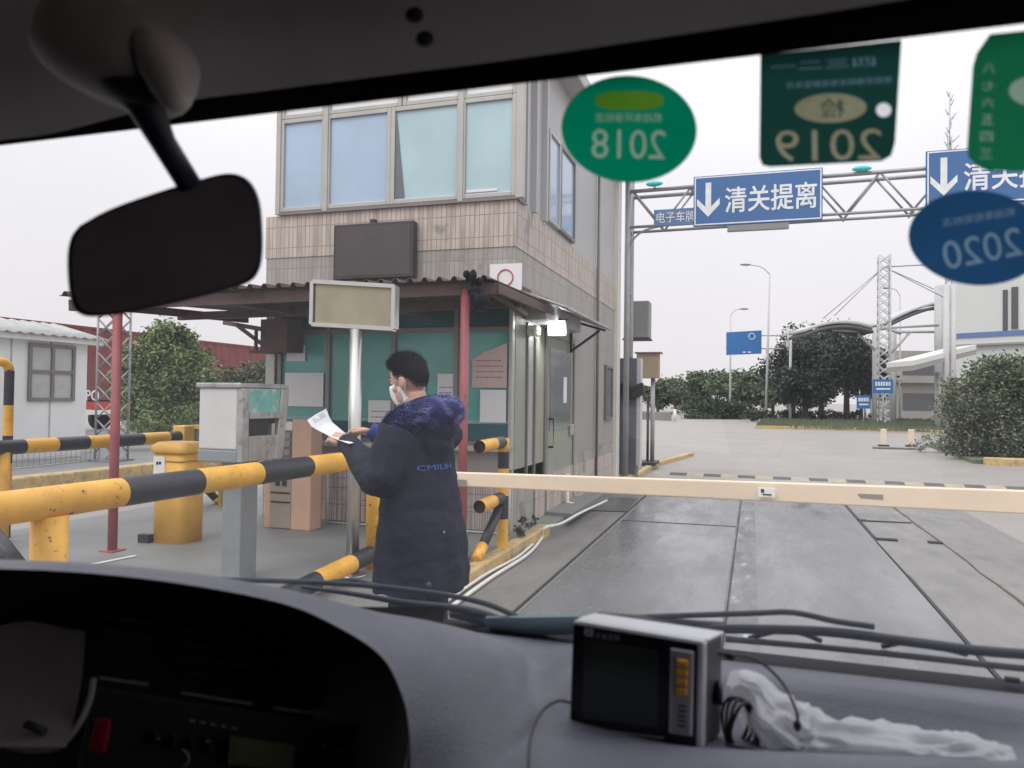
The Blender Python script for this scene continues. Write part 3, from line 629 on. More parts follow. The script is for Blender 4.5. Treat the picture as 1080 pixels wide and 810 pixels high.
g = MB(); a = onY(204, 448, 8.2); b = onY(216, 486, 8.2); g.box(a.x, b.x+.3, 8.18, 8.24, b.z, a.z-.05); t.part('panel', g, 'cabinet')
g = MB(); g.box(a.x, b.x+.3, 8.16, 8.26, a.z-.05, a.z); g.box(a.x, a.x+.05, 8.16, 8.26, .12, a.z-.05); g.box(b.x+.25, b.x+.3, 8.16, 8.26, .12, a.z-.05); t.part('frame', g, 'oldyellow')

# ================================================================== ISLAND FURNITURE
# blank sign on a stainless post
sp = Vector((-3.05, 5.42, .12))
t = Thing('blank_sign', 'blank yellowish framed sign panel on a stainless post before the canopy', 'sign', sp)
g = MB(); g.tube([sp, sp+Vector((0, 0, 1.97))], .052, 20); g.tube([sp, sp+Vector((0, 0, .015))], .12, 20); t.part('post', g, 'steel')
a = onY(329, 297, 5.40); b = onY(415, 346, 5.40)
sgn = [onY(330, 297, 5.36), onY(416, 302, 5.44), onY(415, 347, 5.44), onY(329, 342, 5.36)]
c = sum(sgn, Vector())/4
g = MB(); g.prism([c+(q-c)*.93 for q in sgn], (0, .05, 0)); t.part('panel', g, 'panelface')
g = MB()
for i in range(4):
    p, q = sgn[i], sgn[(i+1) % 4]; g.bar(p+Vector((0, .02, 0)), q+Vector((0, .02, 0)), .08, .032) if i % 2 == 0 else g.bar(p+Vector((0, .02, 0)), q+Vector((0, .02, 0)), .032, .08, up=(0, 1, 0))
t.part('frame', g, 'steel')
# card machine
kx, ky = -3.63, 4.74
t = Thing('card_machine', 'grey and white card machine with a dark slot recess on a square column', 'card machine', (kx-.2, ky+.27, .12))
g = MB(); g.box(kx-.36, kx-.02, ky, ky+.55, 1.14, 1.60); t.part('body', g, 'kiosk_white', bevel=.012)
g = MB(); g.box(kx-.365, kx-.01, ky-.005, ky+.56, 1.045, 1.138); t.part('base', g, 'kiosk_grey', bevel=.01)
g = MB(); g.box(kx-.38, kx+.02, ky-.02, ky+.60, 1.602, 1.64); t.part('lid', g, 'kiosk_worn', bevel=.01)
g = MB()   # side fascia towards the lane: frame round a recess
g.box(kx-.02, kx+.03, ky, ky+.08, 1.05, 1.60); g.prism([(kx-.02, ky+.50, 1.05), (kx-.02, ky+.58, 1.60), (kx-.02, ky+.48, 1.60), (kx-.02, ky+.40, 1.05)], (.06, 0, 0))
g.prism([(kx-.02, ky+.08, 1.05), (kx-.02, ky+.42, 1.05), (kx-.02, ky+.44, 1.24), (kx-.02, ky+.08, 1.24)], (.055, 0, 0))
g.box(kx-.02, kx+.045, ky+.08, ky+.47, 1.37, 1.42)
t.part('fascia', g, 'kiosk_worn', bevel=.006)
g = MB(); g.box(kx-.019, kx+.025, ky+.081, ky+.47, 1.42, 1.60); t.part('label_plate', g, 'kiosk_teal')
g = MB(); g.box(kx-.018, kx-.008, ky+.09, ky+.45, 1.24, 1.37); t.part('slot', g, 'void')
g = MB(); g.box(kx-.008, kx+.03, ky+.36, ky+.40, 1.24, 1.33); t.part('lever', g, 'steel')
g = MB(); g.box(kx-.27, kx-.10, ky+.17, ky+.38, .12, 1.05); t.part('column', g, 'kiosk_grey', bevel=.01)
# intercom stand in peach frame
t = Thing('intercom_stand', 'peach framed intercom stand with keypad and beige slotted box', 'intercom stand', (-4.85, 7.15, .12))
a = onY(313, 441, 7.1); b = onY(333, 441, 7.1); c = onY(284, 445, 7.1); c2 = onY(289, 445, 7.1)
g = MB(); g.box(a.x, b.x, 7.02, 7.24, .12, 1.30); t.part('post', g, 'peach', bevel=.01)
g = MB(); g.box(c.x, c2.x+.01, 7.04, 7.2, .12, .75); t.part('post', g, 'peach', bevel=.008)
g = MB(); g.box(c.x-.02, a.x, 7.06, 7.2, .76, 1.28); t.part('keypad_case', g, 'aludark')
kp = MB(); w = a.x-c.x
for i in range(4):
    for j in range(3): kp.box(c.x+.03+j*w/3.4, c.x+.03+j*w/3.4+w*.2, 7.04, 7.06, .82+i*.09, .88+i*.09)
t.part('keypad', kp, 'kiosk_grey')
g = MB(); g.box(c.x-.0, a.x, 7.02, 7.06, 1.18, 1.27); t.part('hood', g, 'pvc')
g = MB(); g.box(c2.x+.012, a.x-.004, 7.03, 7.2, .125, .70); bx_ = t.part('lower_box', g, 'beigebox', bevel=.008)
g = MB(); g.box(c2.x+.03, a.x-.02, 7.02, 7.03, .50, .515); g.box(c2.x+.03, a.x-.02, 7.02, 7.03, .40, .415)
for q in (.3, .6): g.box(c2.x+(a.x-c2.x)*q, c2.x+(a.x-c2.x)*q+.05, 7.02, 7.03, .58, .64)
t.part('slots', g, 'darksteel', bx_)
# orange barrier housing
hx, hy = -5.35, 6.1
t = Thing('barrier_housing', 'yellow orange rounded housing with a flat cap and a white label', 'housing', (hx, hy, .12))
def rrect(cx, cy, w, d, z, r=.07, n=4):
    pts = []
    for sx_, sy_, a0 in ((1, 1, 0), (-1, 1, 90), (-1, -1, 180), (1, -1, 270)):
        for k in range(n+1):
            a = radians(a0+90*k/n); pts.append(Vector((cx+sx_*(w/2-r)+r*cos(a), cy+sy_*(d/2-r)+r*sin(a), z)))
    return pts
g = MB(); g.loft([rrect(hx, hy, .36, .34, z) for z in (.12, .98)]); t.part('body', g, 'orange')
g = MB(); g.loft([rrect(hx, hy, .39, .37, .98), rrect(hx, hy, .41, .39, 1.0), rrect(hx, hy, .41, .39, 1.05), rrect(hx, hy, .34, .30, 1.085)]); t.part('cap', g, 'orange')
g = MB(); g.loft([rrect(hx, hy, .37, .35, .70), rrect(hx, hy, .37, .35, .72)]); g.loft([rrect(hx, hy, .37, .35, .90), rrect(hx, hy, .37, .35, .915)]); t.part('band', g, 'oldyellow')
g = MB(); g.box(hx-.15, hx-.02, hy-.178, hy-.172, .62, .95); lb = t.part('label_plate', g, 'whitetape')
g = MB(); g.box(hx-.115, hx-.095, hy-.182, hy-.178, .87, .90); g.box(hx-.085, hx-.06, hy-.182, hy-.178, .875, .90); t.part('label_mark', g, 'void', lb)
g = MB(); g.box(hx-.28, hx-.16, hy-.22, hy-.15, .12, .20); t.part('foot_bolt', g, 'darksteel')
# wire mesh fence in front of the booth base
def mesh_fence(a, b, z0, z1, label, cols, rows_, name='wire_fence'):
    a = Vector(a); b = Vector(b); g = MB(); n = cols
    for i in range(n+1): p = a.lerp(b, i/n); g.tube([(p.x, p.y, z0), (p.x, p.y, z1)], .0035, 5)
    for k in range(rows_): z = z0+.04+(z1-z0-.06)*k/(rows_-1); g.tube([(a.x, a.y, z), (b.x, b.y, z)], .004, 5)
    t = Thing(name, label, 'fence', ((a.x+b.x)/2, (a.y+b.y)/2, z0)); t.part('mesh', g, 'wire')
    g = MB()
    for p in (a, b): g.tube([(p.x, p.y, z0), (p.x, p.y, z1+.02)], .012, 8)
    g.tube([(a.x, a.y, z0+.02), (b.x, b.y, z0+.02)], .010, 6); t.part('frame', g, 'galvlight')
mesh_fence((-4.55, 7.5, 0), (-2.42, 7.55, 0), .12, .74, 'thin wire mesh fence along the pale tiled base of the booth', 36, 4)
# boom
a = onZ(455, 504, 1.0); a = Vector((-2.05, 4.80, 1.0)); b = Vector((2.9, 5.10, 1.0))
t = Thing('boom_barrier', 'cream boom arm lowered across the lane with grey tape patches', 'barrier arm', (b.x, b.y, 0))
g = MB(); d = (b-a); nseg = 1
up = Vector((0, 0, 1))
def boom_ring(p, h, w=.05): 
    return [p+Vector((0, -w/2, -h/2)), p+Vector((0, w/2, -h/2)), p+Vector((0, w/2, h/2)), p+Vector((0, -w/2, h/2))]
g.loft([boom_ring(a.lerp(b, k/6), .092+.056*k/6) for k in range(7)], smooth=False); arm = t.part('arm', g, 'boom', bevel=.008)
g = MB()
for px0, px1 in ((475, 492),):
    p = onY(px0, 503, 4.78); q = onY(px1, 503, 4.78); g.box(p.x, q.x, a.y-.032, a.y-.0255+.004, .965, 1.0)
q0 = onY(915, 525, 4.97); g.prism([(q0.x-.07, q0.y-.035, 1.012), (q0.x-.04, q0.y-.035, .985), (q0.x+.08, q0.y-.032, .985), (q0.x+.08, q0.y-.032, 1.012)], (0, .006, 0))
t.part('tape', g, 'boomgrey', arm)
g = MB(); q0 = onY(808, 518, 4.9); g.box(q0.x-.045, q0.x+.05, q0.y-.035, q0.y-.022, .972, 1.028); tp = t.part('label_plate', g, 'whitetape', arm)
g = MB(); g.box(q0.x-.03, q0.x-.012, q0.y-.040, q0.y-.035, 1.0, 1.02); g.box(q0.x-.02, q0.x+.03, q0.y-.040, q0.y-.035, .985, .992); t.part('scrap', g, 'void', arm)
g = MB(); g.box(b.x-.16, b.x+.2, b.y-.17, b.y+.17, 0, 1.12); t.part('motor_cabinet', g, 'orange', bevel=.02)
# hoses on the ground
g = MB()
pth = [onZ(*q, .145) for q in ((640, 528), (612, 541), (592, 552), (574, 557))] + [onZ(*q, .03) for q in ((571, 568), (556, 585), (520, 608), (484, 634), (450, 660))]
g.tube(cat_rom(pth, 5), .016, 8); single('hose', g, 'pvc', 'white hose lying along the yellow kerb, the longer one by the wall foot', 'hose', pth[0])
g = MB(); pth = [onZ(*q, .03) for q in ((562, 574), (545, 588), (512, 606), (474, 632), (445, 652))]
g.tube(cat_rom(pth, 5), .014, 8); single('hose', g, 'pvc', 'shorter white hose beside the longer one, nearest the kerb', 'hose', pth[0])

# ================================================================== FOLIAGE
def leaves(mb, clumps, n, size, mats=3, flat=.0, rnd=None):
    rnd = rnd or random
    tot = sum(c[1][0]*c[1][1]*c[1][2] for c in clumps)**1.0
    for c, r in clumps:
        k = int(n*(r[0]*r[1]*r[2])/tot) + 6
        # sub clumps
        subs = []
        for _ in range(max(5, int(k/45))):
            v = Vector((rnd.gauss(0, 1), rnd.gauss(0, 1), rnd.gauss(0, 1))).normalized()*rnd.uniform(.55, 1.0)
            subs.append(Vector((c[0]+v.x*r[0], c[1]+v.y*r[1], c[2]+v.z*r[2])))
        sr = min(r)*.38
        for i in range(k):
            if rnd.random() < .82:
                s_ = rnd.choice(subs); v = Vector((rnd.gauss(0, .55), rnd.gauss(0, .55), rnd.gauss(0, .42)))*sr; p = s_+v
            else:
                v = Vector((rnd.gauss(0, 1), rnd.gauss(0, 1), rnd.gauss(0, 1))).normalized()*rnd.random()**.4; p = Vector((c[0]+v.x*r[0], c[1]+v.y*r[1], c[2]+v.z*r[2]))
            if p.z < .05: p.z = rnd.uniform(.05, .3)
            a = Vector((rnd.gauss(0, 1), rnd.gauss(0, 1), rnd.gauss(0, .7))).normalized(); b = a.orthogonal().normalized(); b = (Matrix.Rotation(rnd.uniform(0, 6.28), 3, a) @ b)
            l = size*rnd.uniform(.6, 1.3)
            mb.m(rnd.choice((0, 0, 1, 1, 2)) if mats == 3 else 0)
            mb.add([p, p+a*l*.5+b*l*.28, p+a*l, p+a*l*.5-b*l*.28], [(0, 1, 2, 3)], False)
def tree(name, label, cat, base, trunk_h, trunk_r, clumps, n, size, mts, group=None, limbs=4):
    t = Thing(name, label, cat, base, group); base = Vector(base)
    if trunk_h:
        g = MB(); top = base+Vector((random.uniform(-.1, .1), 0, trunk_h))
        g.tube([base-Vector((0, 0, .05)), base.lerp(top, .5), top], trunk_r, 8, rs=[trunk_r*1.3, trunk_r, trunk_r*.7])
        for i in range(limbs):
            c, r = random.choice(clumps); g.tube([base.lerp(top, random.uniform(.6, 1)), base.lerp(top, 1).lerp(Vector(c), .5)+Vector((0, 0, .1)), Vector(c)+Vector((random.uniform(-.4, .4)*r[0], 0, r[2]*.3))], trunk_r*.4, 6, rs=[trunk_r*.5, trunk_r*.35, trunk_r*.1])
        t.part('trunk', g, 'bark')
    g = MB(); leaves(g, clumps, n, size); t.part('crown', g, mts, fixn=False)
    return t
def at_dep(px, dep, z=0): p = P(px, 420, dep); return Vector((p.x, p.y, z))
def zat(py, dep, hz=418): return CAMZ+(hz-py)/F*dep
# left leafy tree behind the rail
c = at_dep(176, 24); D_ = 24/800
right = (CR @ Vector((1, 0, 0))); right.z = 0; right.normalize()
def rel(base, px0, px, py, dep, hz=418, fwd=0):
    q = base + right*((px-px0)*dep/F); fw = Vector((-right.y, right.x, 0)); q = q+fw*fwd; return Vector((q.x, q.y, zat(py, dep, hz)))
b0 = c
cl = [(rel(b0, 176, px, py, 24, 414, f), (rx, ry, rz)) for px, py, f, rx, ry, rz in ((176, 365, 0, .9, .9, .8), (150, 400, -.2, .8, .8, .9), (200, 390, .1, .75, .8, .8), (168, 430, -.3, 1.0, .9, .7), (205, 428, 0, .55, .7, .6), (150, 370, .1, .5, .6, .6), (183, 350, .0, .55, .6, .35), (180, 400, -.4, .8, .7, .8))]
tree('leafy_tree', 'dense round green tree between the lattice mast and the card machine', 'tree', b0, 2.0, .12, cl, 19000, .14, ['leafA', 'leafB', 'leafA'])
b0 = at_dep(262, 26); cl = [(rel(b0, 262, px, py, 26, 415, f), r) for px, py, f, r in ((250, 396, 0, (.65, .6, .5)), (275, 392, .2, (.6, .6, .45)), (262, 415, 0, (1.1, .7, .6)), (285, 410, 0, (.5, .5, .6)))]
tree('bush', 'small olive bush in front of the maroon containers, left of the booth', 'bush', b0, .8, .05, cl, 5000, .13, ['leafD', 'leafB', 'leafC'])
b0 = at_dep(205, 19); cl = [(rel(b0, 205, px, py, 19, 415, 0), r) for px, py, r in ((198, 436, (.3, .3, .2)), (208, 430, (.22, .2, .2)), (185, 448, (.7, .3, .2)), (155, 450, (.6, .3, .2)))]
tree('bush', 'low yellow green shrub at the foot of the round tree by the square post', 'bush', b0, 0, 0, cl, 2600, .07, ['leafA', 'leafA', 'leafB'])
# right big bush
b0 = at_dep(1040, 22)
cl = [(rel(b0, 1040, px, py, 22, 427, f), r) for px, py, f, r in ((1015, 425, -.3, (.75, .8, .8)), (1050, 398, 0, (.8, .8, .65)), (1085, 400, .2, (.8, .8, .7)), (1035, 455, -.5, (1.0, .8, .75)), (1080, 450, -.4, (1.0, .8, .9)), (1005, 465, -.3, (.45, .5, .45)), (1110, 430, 0, (.9, .8, 1.2)), (1060, 420, -.5, (.9, .6, .8)))]
tree('bush', 'large dense dark green bush at the right edge of the photo', 'bush', b0, 1.2, .1, cl, 42000, .105, ['leafB', 'leafD', 'leafC'])
b0 = at_dep(985, 24.5); cl = [(rel(b0, 985, px, py, 24.5, 426, 0), r) for px, py, r in ((985, 462, (.45, .4, .25)), (972, 468, (.3, .3, .2)), (998, 470, (.35, .3, .2)))]
t = Thing('flower_shrub', 'low shrub with pale blossom left of the large dark bush', 'shrub', b0); g = MB(); leaves(g, cl, 1500, .07); t.part('blossom', g, ['flowers', 'leafA', 'flowers'], fixn=False)
# tree line at the end of the road
specs = [(694, 404, 96, 2.4, 'pale'), (712, 401, 100, 3.2, ''), (742, 392, 92, 4.0, ''), (768, 388, 88, 4.2, ''), (792, 392, 86, 3.6, ''), (724, 412, 108, 3, ''), (815, 396, 84, 3.0, '')]
fl_ = ['leftmost short tree of the far tree line beside the tan box', 'round tree of the far tree line above the dark kerb wall', 'broad tree of the far line left of the blue road sign', 'tall tree of the far line directly under the blue road sign', 'tree of the far line between the two tall lamp posts', 'low tree behind the left end of the long hedge', 'tree of the far line just right of the tall lamp post']
for (px, py, dep, r, _), lb in zip(specs, fl_):
    b0 = at_dep(px, dep); top = zat(py, dep, 424)
    cl = [(b0+Vector((random.uniform(-r, r)*.6, random.uniform(-r, r)*.5, top*.62+random.uniform(-.8, .8))), (r*.55, r*.6, top*.30)) for _ in range(5)] + [(b0+Vector((0, 0, top*.80)), (r*.5, r*.5, top*.2))]
    tree('broadleaf_tree', lb, 'tree', b0, top*.6, .16, cl, 2600, .5, ['leafF', 'leafF', 'leafB'], 'trees at the end of the road', limbs=5)
# darker trees behind the grass island
for (px, py, dep, r), lb in zip([(866, 336, 66, 3.8), (893, 346, 60, 3.1), (836, 352, 64, 3.0), (910, 360, 66, 2.6), (850, 385, 58, 2.4)],
    ['tallest dark tree rising above the left wing of the white canopy', 'dark tree with two trunks under the white canopy wing', 'dark tree just right of the tall lamp post with the blue sign', 'dark narrow tree touching the white lattice mast', 'lowest and nearest of the dark trees, left of centre of the clump']):
    b0 = at_dep(px, dep); top = zat(py, dep, 424)
    cl = [(b0+Vector((random.uniform(-r, r)*.55, random.uniform(-r, r)*.4, top*random.uniform(.45, .82))), (r*.5, r*.5, top*.2)) for _ in range(8)]
    tree('dark_tree', lb, 'tree', b0, top*.6, .2, cl, 9500, .30, ['leafC', 'leafC', 'leafC'], 'dark trees behind the grass island', limbs=6)
# hedge mass + grass tufts
g = MB(); pa = at_dep(726, 66); pb = at_dep(790, 68)
cl = [(pa.lerp(pb, q)+Vector((0, 0, h*.45)), (1.5, 1.2, h*.6)) for q, h in ((.05, 1.5), (.2, 1.8), (.35, 1.7), (.5, 1.8), (.65, 1.7), (.8, 1.5), (.95, 1.0))]
leaves(g, cl, 9000, .22); t = Thing('hedge', 'long clipped hedge at the end of the road before the tree line', 'hedge', pa.lerp(pb, .5)); t.part('foliage', g, ['hedge', 'hedge', 'leafC'], fixn=False)
g = MB(); pa = at_dep(795, 60); pb = at_dep(905, 60)
cl = [(pa.lerp(pb, q/8)+Vector((0, 0, .45)), (1.0, .8, .5)) for q in range(9)]
leaves(g, cl, 5000, .2); t = Thing('hedge', 'low dark hedge under the dark trees beyond the grass island', 'hedge', pa.lerp(pb, .5)); t.part('foliage', g, ['leafC', 'hedge', 'leafC'], fixn=False)
g = MB(); rn = random.Random(5)
for i in range(9000):
    u = rn.random(); v = rn.random(); a = gi[0].lerp(gi[3], u) if u > .0 else gi[0]; b = gi[6].lerp(gi[4], u); p = a.lerp(b, v*.9+.05); h = rn.uniform(.1, .35)
    g.m(0).add([(p.x, p.y, .1), (p.x+.1, p.y, .1), (p.x+.05+rn.uniform(-.1, .1), p.y, .1+h)], [(0, 1, 2)], False)
o = link('grass', g, ['grass'], fixn=False); o['kind'] = 'stuff'; tag(o, 'rough grass on the kerbed island beyond the road', 'grass')
for p, lb, s_ in ((onZ(557, 562, .12), 'scraggly weed growing at the booth wall foot by the white hose', .12), (onZ(548, 567, .12), 'low green weed patch beside the striped bollard', .07)):
    g = MB(); leaves(g, [(p+Vector((0, 0, s_)), (s_*.7, s_*.6, s_))], 110, .045); t = Thing('weed', lb, 'weed', p); t.part('leaves', g, ['leafD', 'leafC', 'leafB'], fixn=False)

# ================================================================== LEFT BACKGROUND
X = -14.2
t = Thing('site_office', 'white cabin office with a grey four pane window at the left edge', 'cabin', (X-1.2, 9, 0))
ye = 13.25
g = MB(); g.box(X-2.4, X, 3.5, ye, .52, 2.72); t.part('wall', g, 'cabin')
g = MB()
for y in (onX(11, 400, X).y, onX(53, 400, X).y): g.box(X, X+.012, y-.015, y+.015, .52, 2.72)
t.part('panel_joint', g, 'roofgrey')
g = MB(); g.box(X-2.3, X-.05, 3.5, ye-.05, 0, .52); t.part('plinth', g, 'white_wall')
g = MB(); rows = []
for j, (dx, z) in enumerate(((.3, 2.74), (-1.2, 3.12), (-2.7, 2.78))): rows.append([Vector((X+dx, 3.3+(ye+.35-3.3)*i/160, z+.02*sin(i*1.57))) for i in range(161)])
g.grid(rows); t.part('roof', g, 'roofgrey', solid=.02)
g = MB(); g.box(X+.0, X+.22, 3.4, ye+.3, 2.62, 2.74); t.part('fascia_board', g, 'cabin')
ya, yb = onX(29, 390, X).y, onX(78, 390, X).y; za, zb = onX(50, 423, X).z, onX(50, 363, X).z
g = MB()
for y in (ya, (ya+yb)/2-.03, yb-.07): g.box(X, X+.05, y, y+.07, za, zb)
for z in (za, (za+zb)/2-.02, zb-.07): g.box(X+.001, X+.048, ya+.001, yb-.001, z, z+.07)
w = t.part('window', g, 'aludark')
g = MB(); g.box(X, X+.015, ya+.05, yb-.05, za+.05, zb-.05); t.part('pane', g, 'cabinglass', w)
mesh_fence((-12.4, 8.5, 0), (-12.9, 12.4, 0), .16, .62, 'low wire mesh fence panel below the white cabin', 30, 4)
# lattice mast (left)
def lattice(t, c, w, h, r, steps, mt, z0=0, part='lattice', taper=1.0, diag=True):
    g = MB(); cs = [(-1, -1), (1, -1), (1, 1), (-1, 1)]; c = Vector(c)
    def pt(k, z): f = 1+(taper-1)*(z/h); return Vector((c.x+cs[k][0]*w/2*f, c.y+cs[k][1]*w/2*f, z0+z))
    for k in range(4): g.tube([pt(k, 0), pt(k, h)], r*1.5, 6)
    for i in range(steps):
        za, zb = h*i/steps, h*(i+1)/steps
        for k in range(4):
            k2 = (k+1) % 4
            g.tube([pt(k, za), pt(k2, zb)], r, 5)
            if diag: g.tube([pt(k2, za), pt(k, zb)], r, 5)
    return t.part(part, g, mt)
mc = at_dep(119, 15.6)
t = Thing('lattice_mast', 'pale galvanised lattice mast standing between the white cabin and the green tree', 'mast', (mc.x, mc.y, 0)); lattice(t, mc, .42, 4.1, .016, 12, 'galv')
g = MB(); g.box(mc.x-.3, mc.x+.3, mc.y-.3, mc.y+.3, 0, .2); t.part('footing', g, 'farwall')
# containers on trailers
def container(loc, label):
    t = Thing('shipping_container', label, 'container', loc, 'maroon containers beyond the yard')
    l, w = 12.1, 2.44; g = MB(); rows = []
    n = 90
    for z in (1.4, 4.05): rows.append([Vector((w/2+(.0, .035, .035, 0)[i % 4], -l/2+l*i/n, z)) for i in range(n+1)])
    g.grid(rows, smooth=False)
    rows = []
    for z in (1.4, 4.05): rows.append([Vector((-w/2-(.0, .035, .035, 0)[i % 4], -l/2+l*i/n, z)) for i in range(n+1)])
    g.grid(rows, smooth=False); g.box(-w/2, w/2, -l/2, l/2, 4.02, 4.06); g.box(-w/2, w/2, -l/2, -l/2+.04, 1.4, 4.02); g.box(-w/2, w/2, l/2-.04, l/2, 1.4, 4.02)
    t.part('body', g, 'maroon', local=True)
    g = MB(); g.box(-w/2-.04, w/2+.045, -l/2-.02, l/2+.02, 1.3, 1.42); g.box(w/2, w/2+.05, -l/2-.02, l/2+.02, 4.0, 4.09)
    for y in (-l/2, l/2-.1): g.box(w/2-.02, w/2+.06, y, y+.12, 1.4, 4.05)
    t.part('frame', g, 'maroon', local=True)
    g = MB(); g.box(-.5, .5, -l/2, l/2, .95, 1.28); t.part('chassis', g, 'darksteel', local=True)
    for y in (-4.6, -3.3, 4.0):
        for x in (-1.05, 1.05):
            g = MB(); g.tube([(x-.14, y, .5), (x+.14, y, .5)], .5, 20); t.part('wheel', g, 'rubber', local=True)
    return t
c1 = container((-25.5, 21.5, 0), 'maroon container beside the white cabin with white letters on its side')
g = MB(); q = onX(97.5, 417, -24.2); add_text(g, 'PO', 1.0, (-24.2, q.y, q.z), (0, 1, 0), (0, 0, 1), bold=.012, ext=.01, fit=(.62, .42)); c1.part('lettering', g, 'letter')
container((-26.0, 34.3, 0), 'maroon container rising behind the round green tree')
container((-26.0, 46.9, 0), 'maroon container behind the olive bush left of the booth')
container((-26.0, 59.5, 0), 'farthest maroon container of the row beyond the booth')
container((-26.0, 72.1, 0), 'last container of the row, seen low behind the booth')
g = MB(); p = onX(98, 430, -24.2); g.box(-24.25, -24.17, p.y-2.0, p.y+1.2, .92, 1.22); c1.part('side_guard', g, 'red')
g = MB(); g.box(-24.2, -24.15, p.y-2.0, p.y+1.2, .72, .90); c1.part('side_guard', g, 'whitetape')

# ================================================================== BEYOND THE BOOTH, ROADSIDE
def P_y(px, Y, py=420): return onY(px, py, Y)
# electrical cabinet with strapped bundle
p = Vector((-2.24, 14.75, 0))
t = Thing('cable_cabinet', 'tall dark grey cabinet strapped to a pole at the far end of the booth', 'cabinet', (p.x, p.y, .12))
x0, x1 = onY(651, 440, 14.7).x, onY(672, 440, 14.7).x; zt = onY(660, 378, 14.7).z
g = MB(); g.box(x0, x1, 14.6, 14.95, .12, zt); t.part('case', g, 'cabinet', bevel=.015)
g = MB(); g.box(x1, x1+.07, 14.62, 14.9, .3, zt); t.part('door_edge', g, 'galvlight')
g = MB()
for k in range(5): z = onY(662, 412, 14.6).z+k*.045-.1; g.tube(cat_rom([(x0-.12, 14.6, z), (x0+.1, 14.5, z+.04), (x1-.1, 14.5, z-.03), (x1+.12, 14.6, z+.05)], 5), .035, 7)
t.part('cable_bundle', g, 'void')
# gantry
GY = 14.3
gt = Thing('road_gantry', 'galvanised lattice gantry spanning the road above the lane', 'gantry', (-2.28, GY, .1))
g = MB()
for yy in (GY, GY+.45):
    g.tube([(-2.3, yy, .1), (-2.3, yy, 6.0)], .055, 10)
for z in (1.2, 2.4, 3.6, 4.8): g.tube([(-2.3, GY, z), (-2.3, GY+.45, z)], .025, 6)
g.tube(cat_rom([(-2.3, GY, 4.25), (-2.22, GY, 4.55), (-2.0, GY, 4.74), (-1.65, GY, 4.82)], 4), .02, 6)
gt.part('post', g, 'galv')
g = MB()
for yy in (GY, GY+.45): g.tube([(9.5, yy, 0), (9.5, yy, 6.0)], .06, 10)
gt.part('post', g, 'galv')
g = MB(); z0, z1 = 4.82, 5.50
for yy in (GY, GY+.45):
    g.tube([(-2.3, yy, z0), (9.5, yy, z0+.10)], .028, 8); g.tube([(-2.3, yy, z1), (9.5, yy, z1+.10)], .038, 8)
    for i in range(11):
        xa = -2.2+i*1.06; 
        g.tube([(xa, yy, z1+.01*i), (xa+.53, yy, z0+.01*i)], .02, 6); g.tube([(xa+.53, yy, z0+.01*i), (xa+1.06, yy, z1+.01*i)], .02, 6)
for i in range(12):
    xa = -2.2+i*1.06; g.tube([(xa, GY, z1+.01*i), (xa, GY+.45, z1+.01*i)], .018, 6); g.tube([(xa+.53, GY, z0), (xa+.53, GY+.45, z0)], .018, 6)
gt.part('truss', g, 'galv')
def gantry_sign(x0, x1, z0, z1, label, slope):
    t = Thing('lane_sign', label, 'road sign', ((x0+x1)/2, GY-.1, z0), 'blue lane signs on the gantry'); Y = GY-.12
    g = MB(); g.box(x0, x1, Y, Y+.05, z0, z1); t.part('board', g, 'bluesign', bevel=.01)
    g = MB(); e = .022
    for a_ in ((x0+.02, x1-.02, z1-.04, z1-.04+e), (x0+.02, x1-.02, z0+.02, z0+.02+e), (x0+.02, x0+.02+e, z0+.04, z1-.04), (x1-.02-e, x1-.02, z0+.04, z1-.04)): g.box(a_[0], a_[1], Y-.004, Y+.002, a_[2], a_[3])
    t.part('border', g, 'letter')
    h = z1-z0; w = x1-x0; ax = x0+w*.12; g = MB(); zt, zb = z1-h*.14, z0+h*.18
    g.box(ax-.05, ax+.05, Y-.005, Y+.001, zb+.1, zt)
    g.prism([(ax, Y-.0055, zb), (ax+.20, Y-.0055, zb+.22), (ax+.20, Y-.0055, zb+.34), (ax, Y-.0055, zb+.13), (ax-.20, Y-.0055, zb+.34), (ax-.20, Y-.0055, zb+.22)], (0, .006, 0))
    t.part('arrow', g, 'letter')
    g = MB(); add_text(g, '清关提离', .5, (x0+w*.605, Y-.004, (z0+z1)/2-.01), (1, 0, 0), (0, 0, 1), bold=.0, fit=(w*.70, h*.50))
    for k_, (ox, oz) in enumerate(((.007, 0), (-.007, 0), (0, .006), (0, -.006))): add_text(g, '清关提离', .5, (x0+w*.605+ox, Y-.0035-.0004*k_, (z0+z1)/2-.01+oz), (1, 0, 0), (0, 0, 1), bold=0, fit=(w*.70, h*.50))
    t.part('lettering', g, 'letter')
    g = MB(); g.bar(((x0+x1)/2-.5, GY-.05, z0-.06), ((x0+x1)/2+.55, GY-.05, z0-.06), .12, .10); t.part('lamp_bar', g, 'boxgrey')
    g = MB()
    for q in (.2, .8): g.box(x0+w*q-.03, x0+w*q+.03, Y+.05, GY+.0, z0+.05, z1-.05)
    t.part('bracket', g, 'galv')
gantry_sign(-1.08, 1.12, 4.74, 5.66, 'complete blue sign with white down arrow, left of the road centre on the gantry', 0)
gantry_sign(2.73, 4.95, 4.86, 5.80, 'second blue arrow sign at the right, half hidden by the green stickers', 0)
t = Thing('lane_name_plate', 'small dark blue plate with white characters at the gantry\'s left end', 'sign', (-1.4, GY-.1, 4.8))
g = MB(); g.box(-1.80, -1.075, GY-.09, GY-.05, 4.80, 5.10); t.part('board', g, 'bluestripe')
g = MB(); add_text(g, '电子车牌', .25, (-1.40, GY-.094, 4.95), (1, 0, 0), (0, 0, 1), bold=0, fit=(.70, .20)); t.part('lettering', g, 'letter')
